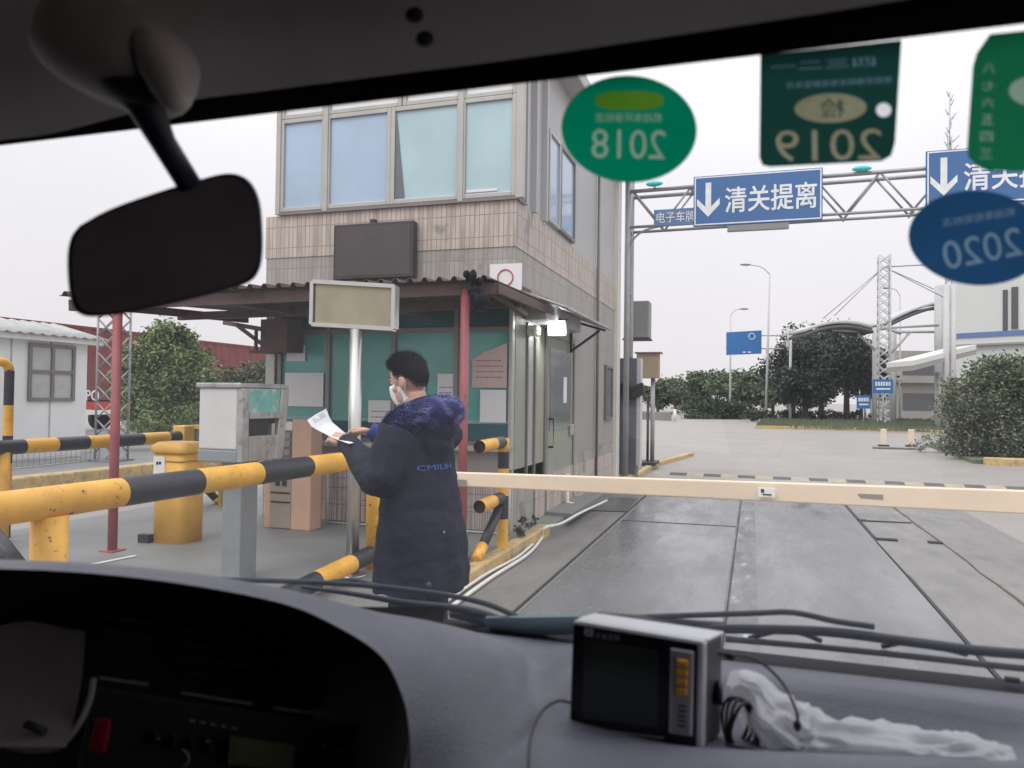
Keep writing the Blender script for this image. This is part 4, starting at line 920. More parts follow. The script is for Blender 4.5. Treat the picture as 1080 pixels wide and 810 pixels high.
for x, z, lb in ((-1.8, 5.60, 'small cyan lamp on the gantry chord left of the first blue sign'), (1.75, 5.60, 'small cyan lamp on the gantry chord between the two blue signs')):
    g = MB(); g.ell((x, GY-.06, z), (.16, .06, .05), 12, 8); g.bar((x, GY-.05, z), (x, GY, z-.06), .03, .03); single('signal_lamp', g, 'cyan', lb, 'lamp', (x, GY, z), 'cyan lamps on the gantry')
# equipment boxes
a = onY(663, 318, 15.3); b = onY(685, 357, 15.3)
t = Thing('equipment_box', 'grey metal box high on the pole beside the booth end', 'equipment box', ((a.x+b.x)/2, 15.3, b.z))
g = MB(); g.box(a.x, b.x, 15.2, 15.6, b.z, a.z); t.part('case', g, 'boxgrey', bevel=.03)
g = MB(); g.box(a.x-.1, b.x+.02, 15.18, 15.62, b.z-.03, b.z-.0); t.part('bracket', g, 'darksteel')
g = MB(); g.tube([(a.x-.06, 15.4, .1), (a.x-.06, 15.4, a.z+1.2)], .05, 8); t.part('pole', g, 'galv')
a = onY(672, 373, 17.5); b = onY(695, 399, 17.5); q = onZ(688, 492, .09)
t = Thing('post_box', 'tan box with a small roof on a slim grey post beyond the cabinet', 'post box', (q.x, 17.5, .1))
g = MB(); g.box(a.x, b.x, 17.4, 17.7, b.z, a.z); t.part('case', g, 'tan', bevel=.01)
g = MB(); g.box(a.x-.04, b.x+.06, 17.35, 17.75, a.z, a.z+.03); t.part('lid', g, 'aludark')
px_ = onY(688, 440, 17.5).x; g = MB(); g.tube([(px_, 17.55, .09), (px_, 17.55, b.z)], .05, 10); t.part('post', g, 'galv')
g = MB(); g.tube([(px_-.1, 17.5, .09), (px_-.1, 17.5, 1.5)], .03, 8); t.part('stake', g, 'darksteel')
g = MB(); g.box(px_-.35, px_+.12, 17.1, 17.9, .09, .16); t.part('base_plate', g, 'darksteel')
# dark low wall left of road end
a = at_dep(676, 62); b = at_dep(708, 58); c = at_dep(725, 56)
g = MB(); g.prism([(a.x, a.y, 0), (b.x, b.y, 0), (b.x, b.y+.3, 0), (a.x, a.y+.3, 0)], (0, 0, .65)); g.prism([(a.x-16, a.y+4, 0), (a.x, a.y, 0), (a.x, a.y+.3, 0), (a.x-16, a.y+4.3, 0)], (0, 0, .65))
single('low_wall', g, 'farwall', 'low dark boundary wall at the far left of the road end', 'wall', b)
p = b; g = MB(); g.tube([(p.x+.3, p.y-.2, 0), (p.x+.3, p.y-.2, .85)], .12, 10); g.ell((p.x+.3, p.y-.2, .85), (.13, .13, .06), 10, 6); single('marker_post', g, 'pvc', 'stubby white marker post at the end of the low dark wall', 'bollard', (p.x, p.y, 0))
# lamps and the blue overhead sign
def lamp(px, py_top, dep, side, label, arm=2.0, r=.09, px_top=None):
    b0 = at_dep(px, dep); h = zat(py_top, dep, 424); t = Thing('street_lamp', label, 'street lamp', b0, 'street lamps beyond the booth')
    q = at_dep(px_top if px_top else px, dep); q.z = h*.94
    g = MB(); g.tube([b0, b0.lerp(q, .5), q], r, 8, rs=[r*1.4, r, r*.65]); t.part('pole', g, 'galvlight')
    g = MB(); e = q+right*side*arm+Vector((0, 0, h*.06)); g.tube(cat_rom([q, q+right*side*arm*.4+Vector((0, 0, h*.045)), e], 5), r*.5, 6); t.part('arm', g, 'galvlight')
    g = MB(); g.ell(e+right*side*.3, (.48, .2, .1), 10, 6, rot=Matrix.Rotation(YAW, 3, 'Z')); t.part('lamp_head', g, 'galv')
    return b0, h
lamp(808, 279, 62, -1, 'tall street lamp with its arm reaching left beside the blue overhead sign', 1.7, px_top=811)
lamp(770, 326, 74, 1, 'shorter street lamp rising behind the blue overhead sign', 1.0)
lamp(949, 302, 70, -1, 'street lamp standing just right of the white lattice mast', .9)
b0 = at_dep(831, 63); t = Thing('overhead_sign', 'plain blue road sign with a white ring on a cantilever from a grey pole', 'road sign', b0)
zt, zb = zat(350, 63, 424), zat(374, 63, 424)
g = MB(); g.tube([b0, b0+Vector((0, 0, zat(345, 63, 424)))], .10, 10); t.part('pole', g, 'galvlight')
e0 = at_dep(765, 63); e1 = at_dep(802, 63)
g = MB()
for z in (zt-.3, zb+.5): g.tube([b0+Vector((0, 0, z)), Vector((e0.x, e0.y, z))], .06, 6)
t.part('arm', g, 'galvlight')
fw = Vector((right.y, -right.x, 0))
g = MB(); g.prism([Vector((e0.x, e0.y, zb-.1))+fw*.2, Vector((e1.x, e1.y, zb+.05))+fw*.2, Vector((e1.x, e1.y, zt+.1))+fw*.2, Vector((e0.x, e0.y, zt-.1))+fw*.2], -fw*.06); t.part('board', g, 'bluesign2')
g = MB(); cc = e0.lerp(e1, .72)+fw*.22; cc.z = zt-.42
g.tube([cc+right*cos(q)*.25+Vector((0, 0, sin(q)*.25)) for q in [2*pi*i/20 for i in range(21)]], .035, 5, cap=False)
cc = e0.lerp(e1, .5)+fw*.21; 
for k in range(3): g.box(cc.x-.5+k*.4, cc.x-.25+k*.4, cc.y-.02, cc.y, zb+.12, zb+.2)
t.part('lettering', g, 'letter')
b0 = at_dep(833.5, 58); g = MB(); g.tube([b0, b0+Vector((0, 0, zat(352, 58, 424)))], .1, 8); h = zat(352, 58, 424)
g.tube([b0+Vector((0, 0, h)), b0+Vector((0, 0, h))-right*.5], .05, 6); g.box(b0.x-.35, b0.x-.1, b0.y-.1, b0.y+.1, h-1.0, h-.5)
single('camera_pole', g, 'galvlight', 'grey camera pole with a short top arm right of the blue sign', 'pole', b0)
# two small marker posts and speed plate
for px, lb in ((932, 'left one of two short pale marker posts on the far road'), (961, 'right one of two short pale marker posts, next to the flower shrub')):
    p = at_dep(px, 27.5); g = MB(); g.box(p.x-.09, p.x+.09, p.y-.09, p.y+.09, .05, .62); t = Thing('marker_post', lb, 'marker post', p, 'pale marker posts on the far road'); t.part('post', g, 'boom', bevel=.02)
    g = MB(); g.box(p.x-.18, p.x+.18, p.y-.15, p.y+.15, 0, .06); t.part('base', g, 'black', bevel=.02)
p = at_dep(946, 25.8); g = MB(); g.box(p.x-.75, p.x+.75, p.y-.1, p.y+.1, 0, .07); single('wheel_stop', g, 'aludark', 'low dark wheel stop bar on the road before the marker posts', 'wheel stop', p, bevel=.02)
# toll plaza canopy, lattice mast with stays, beige building
dm = 52
b0 = at_dep(932, dm)
t = Thing('stay_mast', 'white lattice mast with stay cables holding the curved canopy', 'mast', b0)
mast_h = zat(268, dm, 425); lattice(t, b0, .72, mast_h, .032, 20, 'galvlight')
mt = b0+Vector((0, 0, mast_h*.93)); g = MB()
for px, py in ((880, 333), (868, 336), (985, 305), (998, 315)):
    e = P(px, py, dm+1); g.tube([mt, e], .03, 5)
e = P(1000, 278, dm); g.tube([mt, e], .05, 5)
t.part('stay_cable', g, 'galv')
def small_sign(pxa, pya, pxb, pyb, dep, label, bigtxt=True):
    a = P(pxa, pya, dep); b = P(pxb, pyb, dep); w = (P(pxb, pya, dep)-a); d_ = b-P(pxb, pya, dep); t = Thing('notice_sign', label, 'sign', ((a.x+b.x)/2, (a.y+b.y)/2, b.z))
    f2 = Vector((-right.y, right.x, 0)); g = MB(); g.prism([a, a+w, a+w+d_, a+d_], f2*.08); t.part('board', g, 'bluesign2')
    g = MB(); n = 6
    for k in range(n):
        o_ = a+w*(.1+.8*k/n)+d_*.18-f2*.02; g.prism([o_, o_+w*.09, o_+w*.09+d_*.28, o_+d_*.28], f2*.015)
    o_ = a+w*.15+d_*.62-f2*.02; g.prism([o_, o_+w*.7, o_+w*.7+d_*.12, o_+d_*.12], f2*.015); t.part('lettering', g, 'letter')
    g = MB(); m_ = a+w*.5; g.tube([(m_.x, m_.y, b.z), (m_.x, m_.y, 0)], .05, 6); t.part('post', g, 'galv')
small_sign(921, 400, 942, 415, 49, 'blue sign with white characters fixed at the lattice mast foot')
small_sign(904, 417, 918, 431, 49, 'small blue notice board left of the lattice mast foot')
t = Thing('toll_canopy', 'white curved toll plaza canopy with dark underside on pale columns', 'canopy', at_dep(925, 72))
def wing(px0, px1, ytop, yend0, yend1, dep, depth=3):
    rows = []; n = 20
    for j in range(3):
        row = []
        for i in range(n+1):
            u = i/n; px = px0+(px1-px0)*u; py = yend0+(yend1-yend0)*u-4*(ytop)*u*(1-u)
            p = P(px, py, dep); f2 = Vector((-right.y, right.x, 0)); p = p+f2*(depth*j/2); row.append(p)
        rows.append(row)
    return rows
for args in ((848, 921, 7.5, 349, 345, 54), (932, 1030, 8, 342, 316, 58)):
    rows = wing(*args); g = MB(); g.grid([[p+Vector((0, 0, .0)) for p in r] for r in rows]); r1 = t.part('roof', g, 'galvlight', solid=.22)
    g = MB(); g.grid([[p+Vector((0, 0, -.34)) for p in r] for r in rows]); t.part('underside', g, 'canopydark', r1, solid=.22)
g = MB()
for a, b in (((878, 348), (921, 350)), ((905, 352), (923, 369)), ((940, 372), (960, 350)), ((925, 346), (990, 343)), ((945, 350), (985, 350)), ((935, 346), (950, 352))): g.tube([P(*a, 55), P(*b, 55)], .10, 6)
t.part('strut', g, 'galvlight')
for px, dep in ((923, 56), (942, 56), (992, 56)):
    b0 = at_dep(px, dep); g = MB(); g.tube([b0, b0+Vector((0, 0, zat(345 if px < 980 else 300, dep, 425)))], .22 if px < 980 else .42, 10); t.part('column', g, 'galvlight')
# beige building behind
c = at_dep(967, 86); f2 = Vector((-right.y, right.x, 0))
t = Thing('beige_building', 'low beige building with dark window bands seen below the curved canopy', 'building', c)
a = at_dep(944, 86); b = at_dep(1010, 86); h = zat(370, 86, 426)
g = MB(); g.prism([a, b, b+f2*6, a+f2*6], (0, 0, h)); t.part('wall', g, 'farbeige')
for py0, py1 in ((378, 398), (415, 433)):
    za, zb = zat(py1, 86, 426), zat(py0, 86, 426); p = a.lerp(b, .12)-f2*.05; q = a.lerp(b, .62)-f2*.05
    g = MB(); g.prism([(p.x, p.y, za), (q.x, q.y, za), (q.x, q.y, zb), (p.x, p.y, zb)], f2*.1); t.part('window', g, 'fardark')
g = MB(); g.prism([(a.x-f2.x, a.y-f2.y, zat(404, 86, 426)), (b.x-f2.x, b.y-f2.y, zat(404, 86, 426)), (b.x, b.y, zat(404, 86, 426)), (a.x, a.y, zat(404, 86, 426))], (0, 0, .8)); t.part('ledge', g, 'farbeige')
# white building at the right
t = Thing('white_building', 'white building with a blue band and narrow dark windows at the right edge', 'building', at_dep(1050, 50))
D2 = 50; a = at_dep(1004, D2); b = at_dep(1150, D2-6); h = zat(230, D2, 427)
dirb = (b-a).normalized(); nb = Vector((dirb.y, -dirb.x, 0))
g = MB(); g.prism([a, b, b-nb*14, a-nb*14], (0, 0, h)); t.part('wall', g, 'white_wall')
def onwall(px, py):
    v = ray(px, py); k = (a-O3).dot(nb)/v.dot(nb); return O3+v*k
def wallbox(px0, py0, px1, py1, m_, name, th=.08):
    c_ = [onwall(px0, py1), onwall(px1, py1), onwall(px1, py0), onwall(px0, py0)]; z0_, z1_ = c_[0].z, c_[3].z
    x = [Vector((c_[0].x, c_[0].y, z0_)), Vector((c_[1].x, c_[1].y, z0_)), Vector((c_[1].x, c_[1].y, z1_)), Vector((c_[0].x, c_[0].y, z1_))]
    g = MB(); g.prism([q-nb*.01 for q in x], nb*th); t.part(name, g, m_)
wallbox(1006, 352, 1140, 357, 'bluestripe', 'blue_band')
wallbox(1058, 306, 1063, 349, 'fardark', 'window'); wallbox(1067, 303, 1074, 347, 'fardark', 'window')
wallbox(1006, 364, 1140, 366, 'farbeige', 'ledge', .3)
a2 = P(963, 386, 42); b2 = P(1030, 369, 44); g = MB(); g.prism([a2, b2, b2+f2*3, a2+f2*3], (0, 0, .32)); t.part('porch_roof', g, 'white_wall', bevel=.03)
g = MB(); g.prism([a2+Vector((0, 0, -.25)), b2+Vector((0, 0, -.25)), b2+f2*3+Vector((0, 0, -.25)), a2+f2*3+Vector((0, 0, -.25))], (0, 0, .245)); t.part('porch_soffit', g, 'farbeige')
for px in (989, 998, 1005):
    b0 = at_dep(px, 43 if px != 989 else 45); g = MB(); g.tube([b0, b0+Vector((0, 0, zat(300 if px > 990 else 392, 43, 427)))], .16, 10); t.part('column', g, 'galvlight')
# far telecom mast
b0 = at_dep(1001, 110); t = Thing('telecom_mast', 'thin faint telecom mast with antennas against the sky above the gantry', 'mast', b0)
hh = zat(95, 110, 427); lattice(t, b0, 1.2, hh*.86, .05, 34, 'galvlight', taper=.35)
g = MB(); 
for k in range(14):
    z = hh*(.80+.2*k/14); x = random.uniform(-1, 1)*1.6*(1-k/20); g.tube([b0+Vector((x*.3, 0, z)), b0+Vector((x, 0, z+.9))], .10, 6)
g.tube([b0+Vector((0, 0, hh*.8)), b0+Vector((0, 0, hh))], .10, 6)
t.part('antenna', g, 'galvlight')

# ================================================================== PERSON
def build_person():
    PD = 3.72; pc = P(447, 417, PD); px0, py0 = pc.x, pc.y
    fdir = (CR @ Vector((1, 0, 0))); fdir.z = 0; fdir.normalize(); fw = Vector((-fdir.y, fdir.x, 0))
    f = fdir*(-cos(radians(30))) + fw*sin(radians(30)); th = atan2(-f.x, f.y)
    root_loc = Vector((px0, py0, 0)); RZ = Matrix.Rotation(th, 3, 'Z')
    HR = Matrix.Rotation(radians(4), 3, 'Z')          # head turned a little further
    hc = Vector((0, .085, 1.625))
    def H(x, y, z):                                    # head-local to person-local, slightly bowed
        q = HR @ (Matrix.Rotation(radians(-17), 3, 'X') @ Vector((x, y, z))); return hc+q
    # ---- body: union of lofted volumes, fused into one surface
    b = MB(); b.smooth = True
    HM = HR @ Matrix.Rotation(radians(-17), 3, 'X')
    b.ell(H(0, 0, .035), (.076, .097, .100), 24, 16, rot=HM)                    # cranium
    b.ell(H(0, .035, -.045), (.058, .066, .080), 20, 12, rot=HM)                # face / jaw
    b.ell(H(0, .075, -.098), (.026, .022, .020), 12, 8, rot=HM)                 # chin
    b.tube([H(0, .088, .022), H(0, .112, -.022)], .011, 8, rs=[.009, .015])     # nose
    b.ell(H(0, .098, -.026), (.017, .012, .009), 10, 6, rot=HM)
    b.ell(H(0, .086, -.062), (.024, .012, .010), 10, 6, rot=HM)                 # mouth
    b.ell(H(0, .084, .040), (.050, .014, .010), 12, 6, rot=HM)                  # brow
    for s in (-1, 1):
        b.ell(H(s*.081, -.006, -.010), (.011, .021, .033), 12, 10, rot=HM)      # ear
        b.ell(H(s*.090, -.014, -.004), (.006, .018, .027), 10, 8, rot=HM)
        b.ell(H(s*.045, .062, -.018), (.018, .020, .018), 10, 8, rot=HM)
    b.tube([(0, .0, 1.36), (0, .035, 1.47), H(0, -.01, -.06)], .06, 14, rs=[.07, .058, .056])
    b.loft([[Vector((a*cos(t), c*sin(t), z)) for t in [2*pi*i/20 for i in range(20)]] for z, a, c in ((.86, .16, .12), (.98, .165, .12), (1.10, .15, .11), (1.25, .18, .12), (1.36, .19, .11), (1.43, .12, .09))])
    J = {}
    J['sl'] = Vector((-.19, .0, 1.40)); J['el'] = Vector((-.285, .045, 1.175)); J['wl'] = Vector((-.125, .385, 1.325))
    J['sr'] = Vector((.19, .0, 1.40)); J['er'] = Vector((.26, .17, 1.20)); J['wr'] = Vector((.085, .375, 1.36))
    for s in 'lr':
        b.tube([J['s'+s], J['e'+s], J['w'+s]], .04, 12, rs=[.055, .042, .026])
    for s in (-1, 1):
        b.tube([(s*.09, 0, .92), (s*.10, .015, .50), (s*.11, -.01, .12), (s*.11, -.02, .06)], .06, 12, rs=[.085, .06, .042, .045])
        b.tube([(s*.11, -.05, .045), (s*.115, .06, .04), (s*.12, .15, .03)], .04, 10, rs=[.04, .042, .03])
    # hands
    def hand(w, d, up, side):
        d = d.normalized(); up = (up-d*up.dot(d)).normalized(); sd = d.cross(up)*side
        pal = w+d*.055
        Mx = Matrix((sd, d, up)).transposed()
        b.ell(w+d*.008, (.026, .03, .020), 12, 8, rot=Mx); b.ell(pal, (.041, .048, .0175), 14, 10, rot=Mx, sup=2.6)
        for k, (off, ln, cu) in enumerate(((-.030, .066, .9), (-.010, .076, 1.0), (.010, .072, 1.15), (.029, .056, 1.3))):
            p0 = pal+sd*off+d*.030; a = .30*cu; pts = [p0]; ang = 0; p = p0
            for seg, fr in enumerate((.45, .32, .23)):
                ang += a*(1.3 if seg else 1.0); p = p + (d*cos(ang)-up*sin(ang))*ln*fr; pts.append(p)
            b.tube(pts, .008, 8, rs=[.0098, .0090, .0082, .0070]); b.ell(pts[-1], (.007, .007, .007), 8, 6)
        t0 = w+d*.03-sd*.028; t1 = t0-sd*.022+d*.026-up*.012; t2 = t1+d*.028-sd*.002-up*.008; t3 = t2+d*.02+sd*.006-up*.003
        b.tube([t0, t1, t2, t3], .01, 8, rs=[.015, .0115, .0100, .0085]); b.ell(t3, (.0083, .0083, .0083), 8, 6)
    hand(J['wl']-(J['wl']-J['el']).normalized()*0, Vector((.02, .9, .20)), Vector((-.55, -.1, .8)), -1)
    hand(J['wr'], Vector((-.18, .9, .10)), Vector((.35, -.1, .9)), 1)
    def finish(mb, name, voxel, mats, smooth_it=2, parent=None, disp=None, zmin=None):
        o = link(name, mb, mats, None, (0, 0, 0), fixn=True)
        q = o.modifiers.new('r', 'REMESH'); q.mode = 'VOXEL'; q.voxel_size = voxel; q.use_smooth_shade = True
        q = o.modifiers.new('s', 'SMOOTH'); q.iterations = smooth_it; q.factor = .5
        dg = bpy.context.evaluated_depsgraph_get(); me = bpy.data.meshes.new_from_object(o.evaluated_get(dg))
        o.modifiers.clear(); old = o.data; o.data = me; bpy.data.meshes.remove(old)
        if not me.materials:
            for m_ in (mats if isinstance(mats, list) else [mats]): me.materials.append(M[m_])
        if disp:
            for v in me.vertices: v.co += disp(v.co, v.normal)
        for p in me.polygons: p.use_smooth = True; p.material_index = 0
        if parent: o.parent = parent
        return o
    body = finish(b, 'person', .0048, 'skin', 2)
    body.location = root_loc; body.rotation_euler.z = th
    tag(body, 'man in a long navy coat with blue fur hood and white mask, reading papers', 'person')
    def child(mb, name, mats, **k): return link(name, mb, mats, body, (0, 0, 0), **k)
    # coat
    c = MB()
    n = 32
    def ring(z, a, cc, ox=0, oy=0, fl=0): return [Vector((ox+a*cos(t)*(1+fl*sin(5*t+z*3)), oy+cc*sin(t)*(1+fl*sin(4*t+1)), z)) for t in [2*pi*i/n for i in range(n)]]
    c.loft([ring(.63, .275, .205, 0, -.01, .035), ring(.70, .275, .205, 0, -.01, .03), ring(.90, .262, .190, 0, -.005, .02), ring(1.05, .244, .165, 0, .005, .012), ring(1.20, .228, .145, 0, .018), ring(1.32, .222, .138, 0, .02), ring(1.40, .205, .13, 0, .01), ring(1.46, .15, .12), ring(1.50, .095, .09, 0, .01)])
    for s in 'lr':
        S_, E_, W_ = J['s'+s], J['e'+s], J['w'+s]; d = (W_-E_).normalized()
        c.tube(cat_rom([S_+Vector((0, 0, -.01)), S_.lerp(E_, .5)+Vector((0, -.01, 0)), E_+Vector((0, -.01, -.01)), E_.lerp(W_, .5), W_-d*.005], 4), .07, 14, rs=[.098, .098, .096, .094, .092, .090, .088, .086, .085, .083, .080, .075, .069, .062, .056, .052, .050])
    c.ell((-.01, -.085, 1.42), (.14, .085, .10), 18, 12); c.ell((-.02, -.105, 1.33), (.11, .04, .10), 16, 10)
    def wr(co, nr):
        k = noise.noise(Vector((co.x*7, co.y*7, co.z*16)))*.008 + noise.noise(Vector((co.x*20, co.y*20, co.z*34+3)))*.004
        if co.z < 1.15: k += .009*sin(atan2(co.y, co.x)*9+co.z*4)*min(1, (1.15-co.z)*1.6)
        return nr*k
    coat = finish(c, 'coat', .0085, 'coat', 3, body, wr)
    # open the coat where the neck comes out is covered by the fur; blue inner cuffs
    for s in 'lr':
        W_, E_ = J['w'+s], J['e'+s]; d = (W_-E_).normalized(); g = MB(); L_ = .035 if s == 'r' else .012
        g.tube([W_-d*.02, W_+d*L_], .04, 14, rs=[.047, .042] if s == 'r' else [.045, .038]); child(g, 'cuff', 'cuff', bevel=.004)
    # side slit flap and a small snap button on the back
    dg = bpy.context.evaluated_depsgraph_get(); bvh = BVHTree.FromObject(coat, dg)
    # back lettering projected to the coat (text runs across the back)
    g = MB(); vs, fs = text_geo('CMILIH', .075, bold=0, ext=0)
    xs_ = [v.x for v in vs]; cx = (min(xs_)+max(xs_))/2; w = max(xs_)-min(xs_); out = []
    for v in vs:
        x = (v.x-cx)/w*.22-.05; z = 1.23+v.y*.48-.012
        h = bvh.ray_cast(Vector((x, -1, z)), Vector((0, 1, 0)))
        out.append(h[0]+Vector((0, -.003, 0)) if h[0] else Vector((x, -.2, z)))
    g.add(out, fs, False); child(g, 'back_lettering', 'bluelettering', fixn=False)
    h = bvh.ray_cast(Vector((-.07, -1, .92)), Vector((0, 1, 0))); g = MB(); g.ell((h[0] if h[0] else Vector((-.07, -.2, .92)))+Vector((0, -.001, 0)), (.006, .004, .006), 8, 6); child(g, 'snap', 'steel')
    # trousers and shoes
    t = MB()
    for s in (-1, 1): t.tube([(s*.09, 0, .86), (s*.10, .01, .52), (s*.11, -.01, .16), (s*.112, -.015, .07)], .09, 16, rs=[.10, .085, .068, .070])
    t.ell((0, 0, .84), (.17, .12, .11), 18, 10)
    finish(t, 'trousers', .01, 'trouser', 3, body, lambda co, nr: nr*noise.noise(co*14)*.008)
    for s in (-1, 1):
        g = MB(); x = s*.115
        g.loft([[Vector((x+a*cos(q)*1.0, y+a*.35*sin(q), z0+h*(.5+.5*sin(q)))) for q in [2*pi*i/14 for i in range(14)]] for y, a, h, z0 in ((-.10, .030, .06, .012), (-.075, .045, .10, .004), (-.02, .046, .11, .004), (.05, .048, .085, .004), (.12, .052, .06, .004), (.17, .045, .045, .004), (.195, .022, .03, .008))])
        child(g, 'shoe', 'shoe', subs=1)
        g = MB(); g.prism([Vector((x+a*.0+sx*w_, y, .0)) for sx, w_, y in ((-1, .035, -.11), (1, .035, -.11), (1, .05, .05), (1, .052, .13), (1, .03, .2), (-1, .03, .2), (-1, .052, .13), (-1, .05, .05)) for a in (0,)], (0, 0, .02)); child(g, 'sole', 'rubber')
    # hair: cap shell plus short strands
    hb = MB(); rows = []; rn = random.Random(3)
    def scalp(th_, ph, k=1.0):      # ph: 0 = crown top, th_: around (0 = front)
        v = Vector((sin(ph)*sin(th_), sin(ph)*cos(th_), cos(ph))); return Vector((v.x*.082*k, v.y*.103*k, .036+v.z*.107*k))
    def phmax(th_):                 # hairline by direction
        a = abs((th_+pi) % (2*pi)-pi)
        if a < .9: return 1.02
        if a < 1.35: return 1.02+(a-.9)/.45*.55
        if a < 1.75: return 1.57
        return 1.57+min(1, (a-1.75)/.6)*.62
    na, nr_ = 48, 14
    for j in range(nr_+1):
        row = []
        for i in range(na+1):
            th_ = 2*pi*i/na; ph = max(.001, phmax(th_)*j/nr_); k = 1.07-.052*(j/nr_)**2 + .014*noise.noise(Vector((cos(th_)*3, sin(th_)*3, ph*3)))
            row.append(H(*scalp(th_, ph, k)))
        rows.append(row)
    hb.grid(rows)
    for _ in range(9000):
        th_ = rn.uniform(0, 2*pi); ph = phmax(th_)*sqrt(rn.random())*.99; q = scalp(th_, ph, 1.02); nrm = Vector((q.x, q.y, q.z-.036)).normalized()
        ln = (.030 if ph < .9 else (.016 if ph < 1.3 else .006))*rn.uniform(.6, 1.3); dr = (nrm*.8 + Vector((rn.gauss(0, .35), .35+rn.gauss(0, .3), rn.gauss(0, .3)))).normalized()
        sd = dr.orthogonal().normalized()*.0016; hb.add([H(*(q-sd)), H(*(q+sd)), H(*(q+dr*ln))], [(0, 1, 2)], False)
    for _ in range(3800):
        th_ = rn.uniform(0, 2*pi); a_ = abs((th_+pi) % (2*pi)-pi)
        if a_ < 1.1: continue
        ph = phmax(th_)+abs(rn.gauss(0, .09)); q = scalp(th_, ph, 1.012); dr = Vector((rn.gauss(0, .2), rn.gauss(0, .2), -1)).normalized(); sd = dr.orthogonal().normalized()*.0011
        hb.add([H(*(q-sd)), H(*(q+sd)), H(*(q+dr*.006))], [(0, 1, 2)], False)
    child(hb, 'hair', 'hair', fixn=False)
    # mask with ear loops
    g = MB(); rows = []
    for j in range(9):
        v = j/8; z = .005-.105*v; row = []
        for i in range(15):
            u = -1+2*i/14; x = u*.066*(1-.18*v); bulge = .118-.050*u*u-.06*abs(u)**4 + .008*sin(pi*v) - .020*v*v
            row.append(H(x, bulge, z))
        rows.append(row)
    g.grid(rows); child(g, 'face_mask', 'mask', solid=.002)
    for s in (-1, 1):
        g = MB(); g.tube(cat_rom([H(s*.064, .052, .0), H(s*.080, .015, .02), H(s*.090, -.022, .012), H(s*.088, -.022, -.03), H(s*.072, .012, -.06), H(s*.056, .050, -.085)], 4), .0014, 5); child(g, 'ear_loop', 'mask')
        g = MB(); g.ell(H(s*.030, .083, .020), (.012, .008, .007), 10, 8, rot=HM); child(g, 'eye', 'eye')
        g = MB(); g.ell(H(s*.030, .089, .020), (.005, .003, .005), 8, 6, rot=HM); child(g, 'iris', 'hair')
        g = MB(); g.bar(H(s*.012, .097, .042), H(s*.048, .078, .046), .006, .006); child(g, 'eyebrow', 'hair')
    # dark collar behind the neck
    g = MB(); g.tube(cat_rom([(-.055, .07, 1.50), (-.075, .02, 1.515), (-.06, -.035, 1.535), (0, -.058, 1.545), (.06, -.035, 1.535), (.075, .02, 1.515), (.055, .07, 1.50)], 4), .02, 8); child(g, 'collar', 'coat')
    # fur trim of the hood
    loop = cat_rom([(-.12, .10, 1.335), (-.165, .05, 1.405), (-.175, -.02, 1.44), (-.14, -.08, 1.47), (-.08, -.115, 1.485), (.0, -.125, 1.49), (.07, -.105, 1.485), (.115, -.05, 1.465), (.125, .03, 1.43), (.10, .10, 1.36)], 8)
    g = MB(); m_ = len(loop); g.m(2); g.tube(loop, .05, 12, rs=[.034+.026*sin(pi*i/(m_-1))**.5 for i in range(m_)])
    rn = random.Random(9)
    for _ in range(21000):
        u = rn.random()*(m_-1.001); i = int(u); p = loop[i].lerp(loop[i+1], u-i); d = (loop[i+1]-loop[i]).normalized()
        o1 = d.orthogonal().normalized(); o2 = d.cross(o1); a = rn.uniform(0, 2*pi); nr = o1*cos(a)+o2*sin(a); R_ = .034+.026*sin(pi*u/(m_-1))**.5
        st = p+nr*R_*.93; cl_ = noise.noise(st*9); ln = rn.uniform(.020, .038)
        flow = (nr*.55+d*(.7+.8*cl_)+Vector((0, -.15, -.38))+Vector((rn.gauss(0, .26), rn.gauss(0, .26), rn.gauss(0, .26)))).normalized()
        mid = st+(nr*.75+flow*.6).normalized()*ln*.5; tip = mid+flow*ln*.6; sd = flow.cross(nr).normalized()*.0021
        light = noise.noise(Vector((st.x*16, st.y*16, st.z*34))+Vector((5, 0, 0)))+rn.gauss(0, .16)
        g.m(1 if light > .24 else (2 if light < -.2 else 0))
        g.add([st-sd, st+sd, mid+sd*.8, mid-sd*.8, tip], [(0, 1, 2, 3), (3, 2, 4)], False)
    child(g, 'fur_trim', ['fur1', 'fur2', 'fur3'], fixn=False)
    bpy.context.view_layer.update()
    return body, J
person, PJ = build_person()
# papers held in both hands
def wl(v): return person.matrix_world @ Vector(v)
t = Thing('paper_sheet', 'white printed papers held open in the man\'s two hands', 'paper', wl((0, .5, 1.38)))
Q = [[(324, 443), (333, 437), (344, 431)], [(329, 450), (339, 442), (349, 443)], [(338, 455), (347, 449), (356, 450)], [(352, 462), (360, 458), (367, 459)], [(368, 468), (373, 467), (379, 468)]]
dp = [3.86, 3.86, 3.86, 3.80, 3.61]
rows = [[P(a, b_, dp[i]+.05*j-.012*sin(j*1.5+i)) for j, (a, b_) in enumerate(r)] for i, r in enumerate(Q)]
rr = [cat_rom([rows[i][j] for i in range(5)], 4) for j in range(3)]
g = MB(); g.grid([[rr[j][i] for j in range(3)] for i in range(len(rr[0]))]); g.m(1); a, b_, c_ = rows[0][0], rows[0][2], rows[1][0]
nn = (b_-a).cross(c_-a).normalized(); nn = nn if nn.dot(O3-a) > 0 else -nn
for k in range(4):
    for j in range(6):
        o_ = a+(b_-a)*(.2+.1*j)+(c_-a)*(.25+.17*k)+nn*.003; g.add([o_, o_+(b_-a)*.07, o_+(b_-a)*.07+(c_-a)*.06, o_+(c_-a)*.06], [(0, 1, 2, 3)], False)
t.part('sheet', g, ['paper', 'ink'], fixn=False)

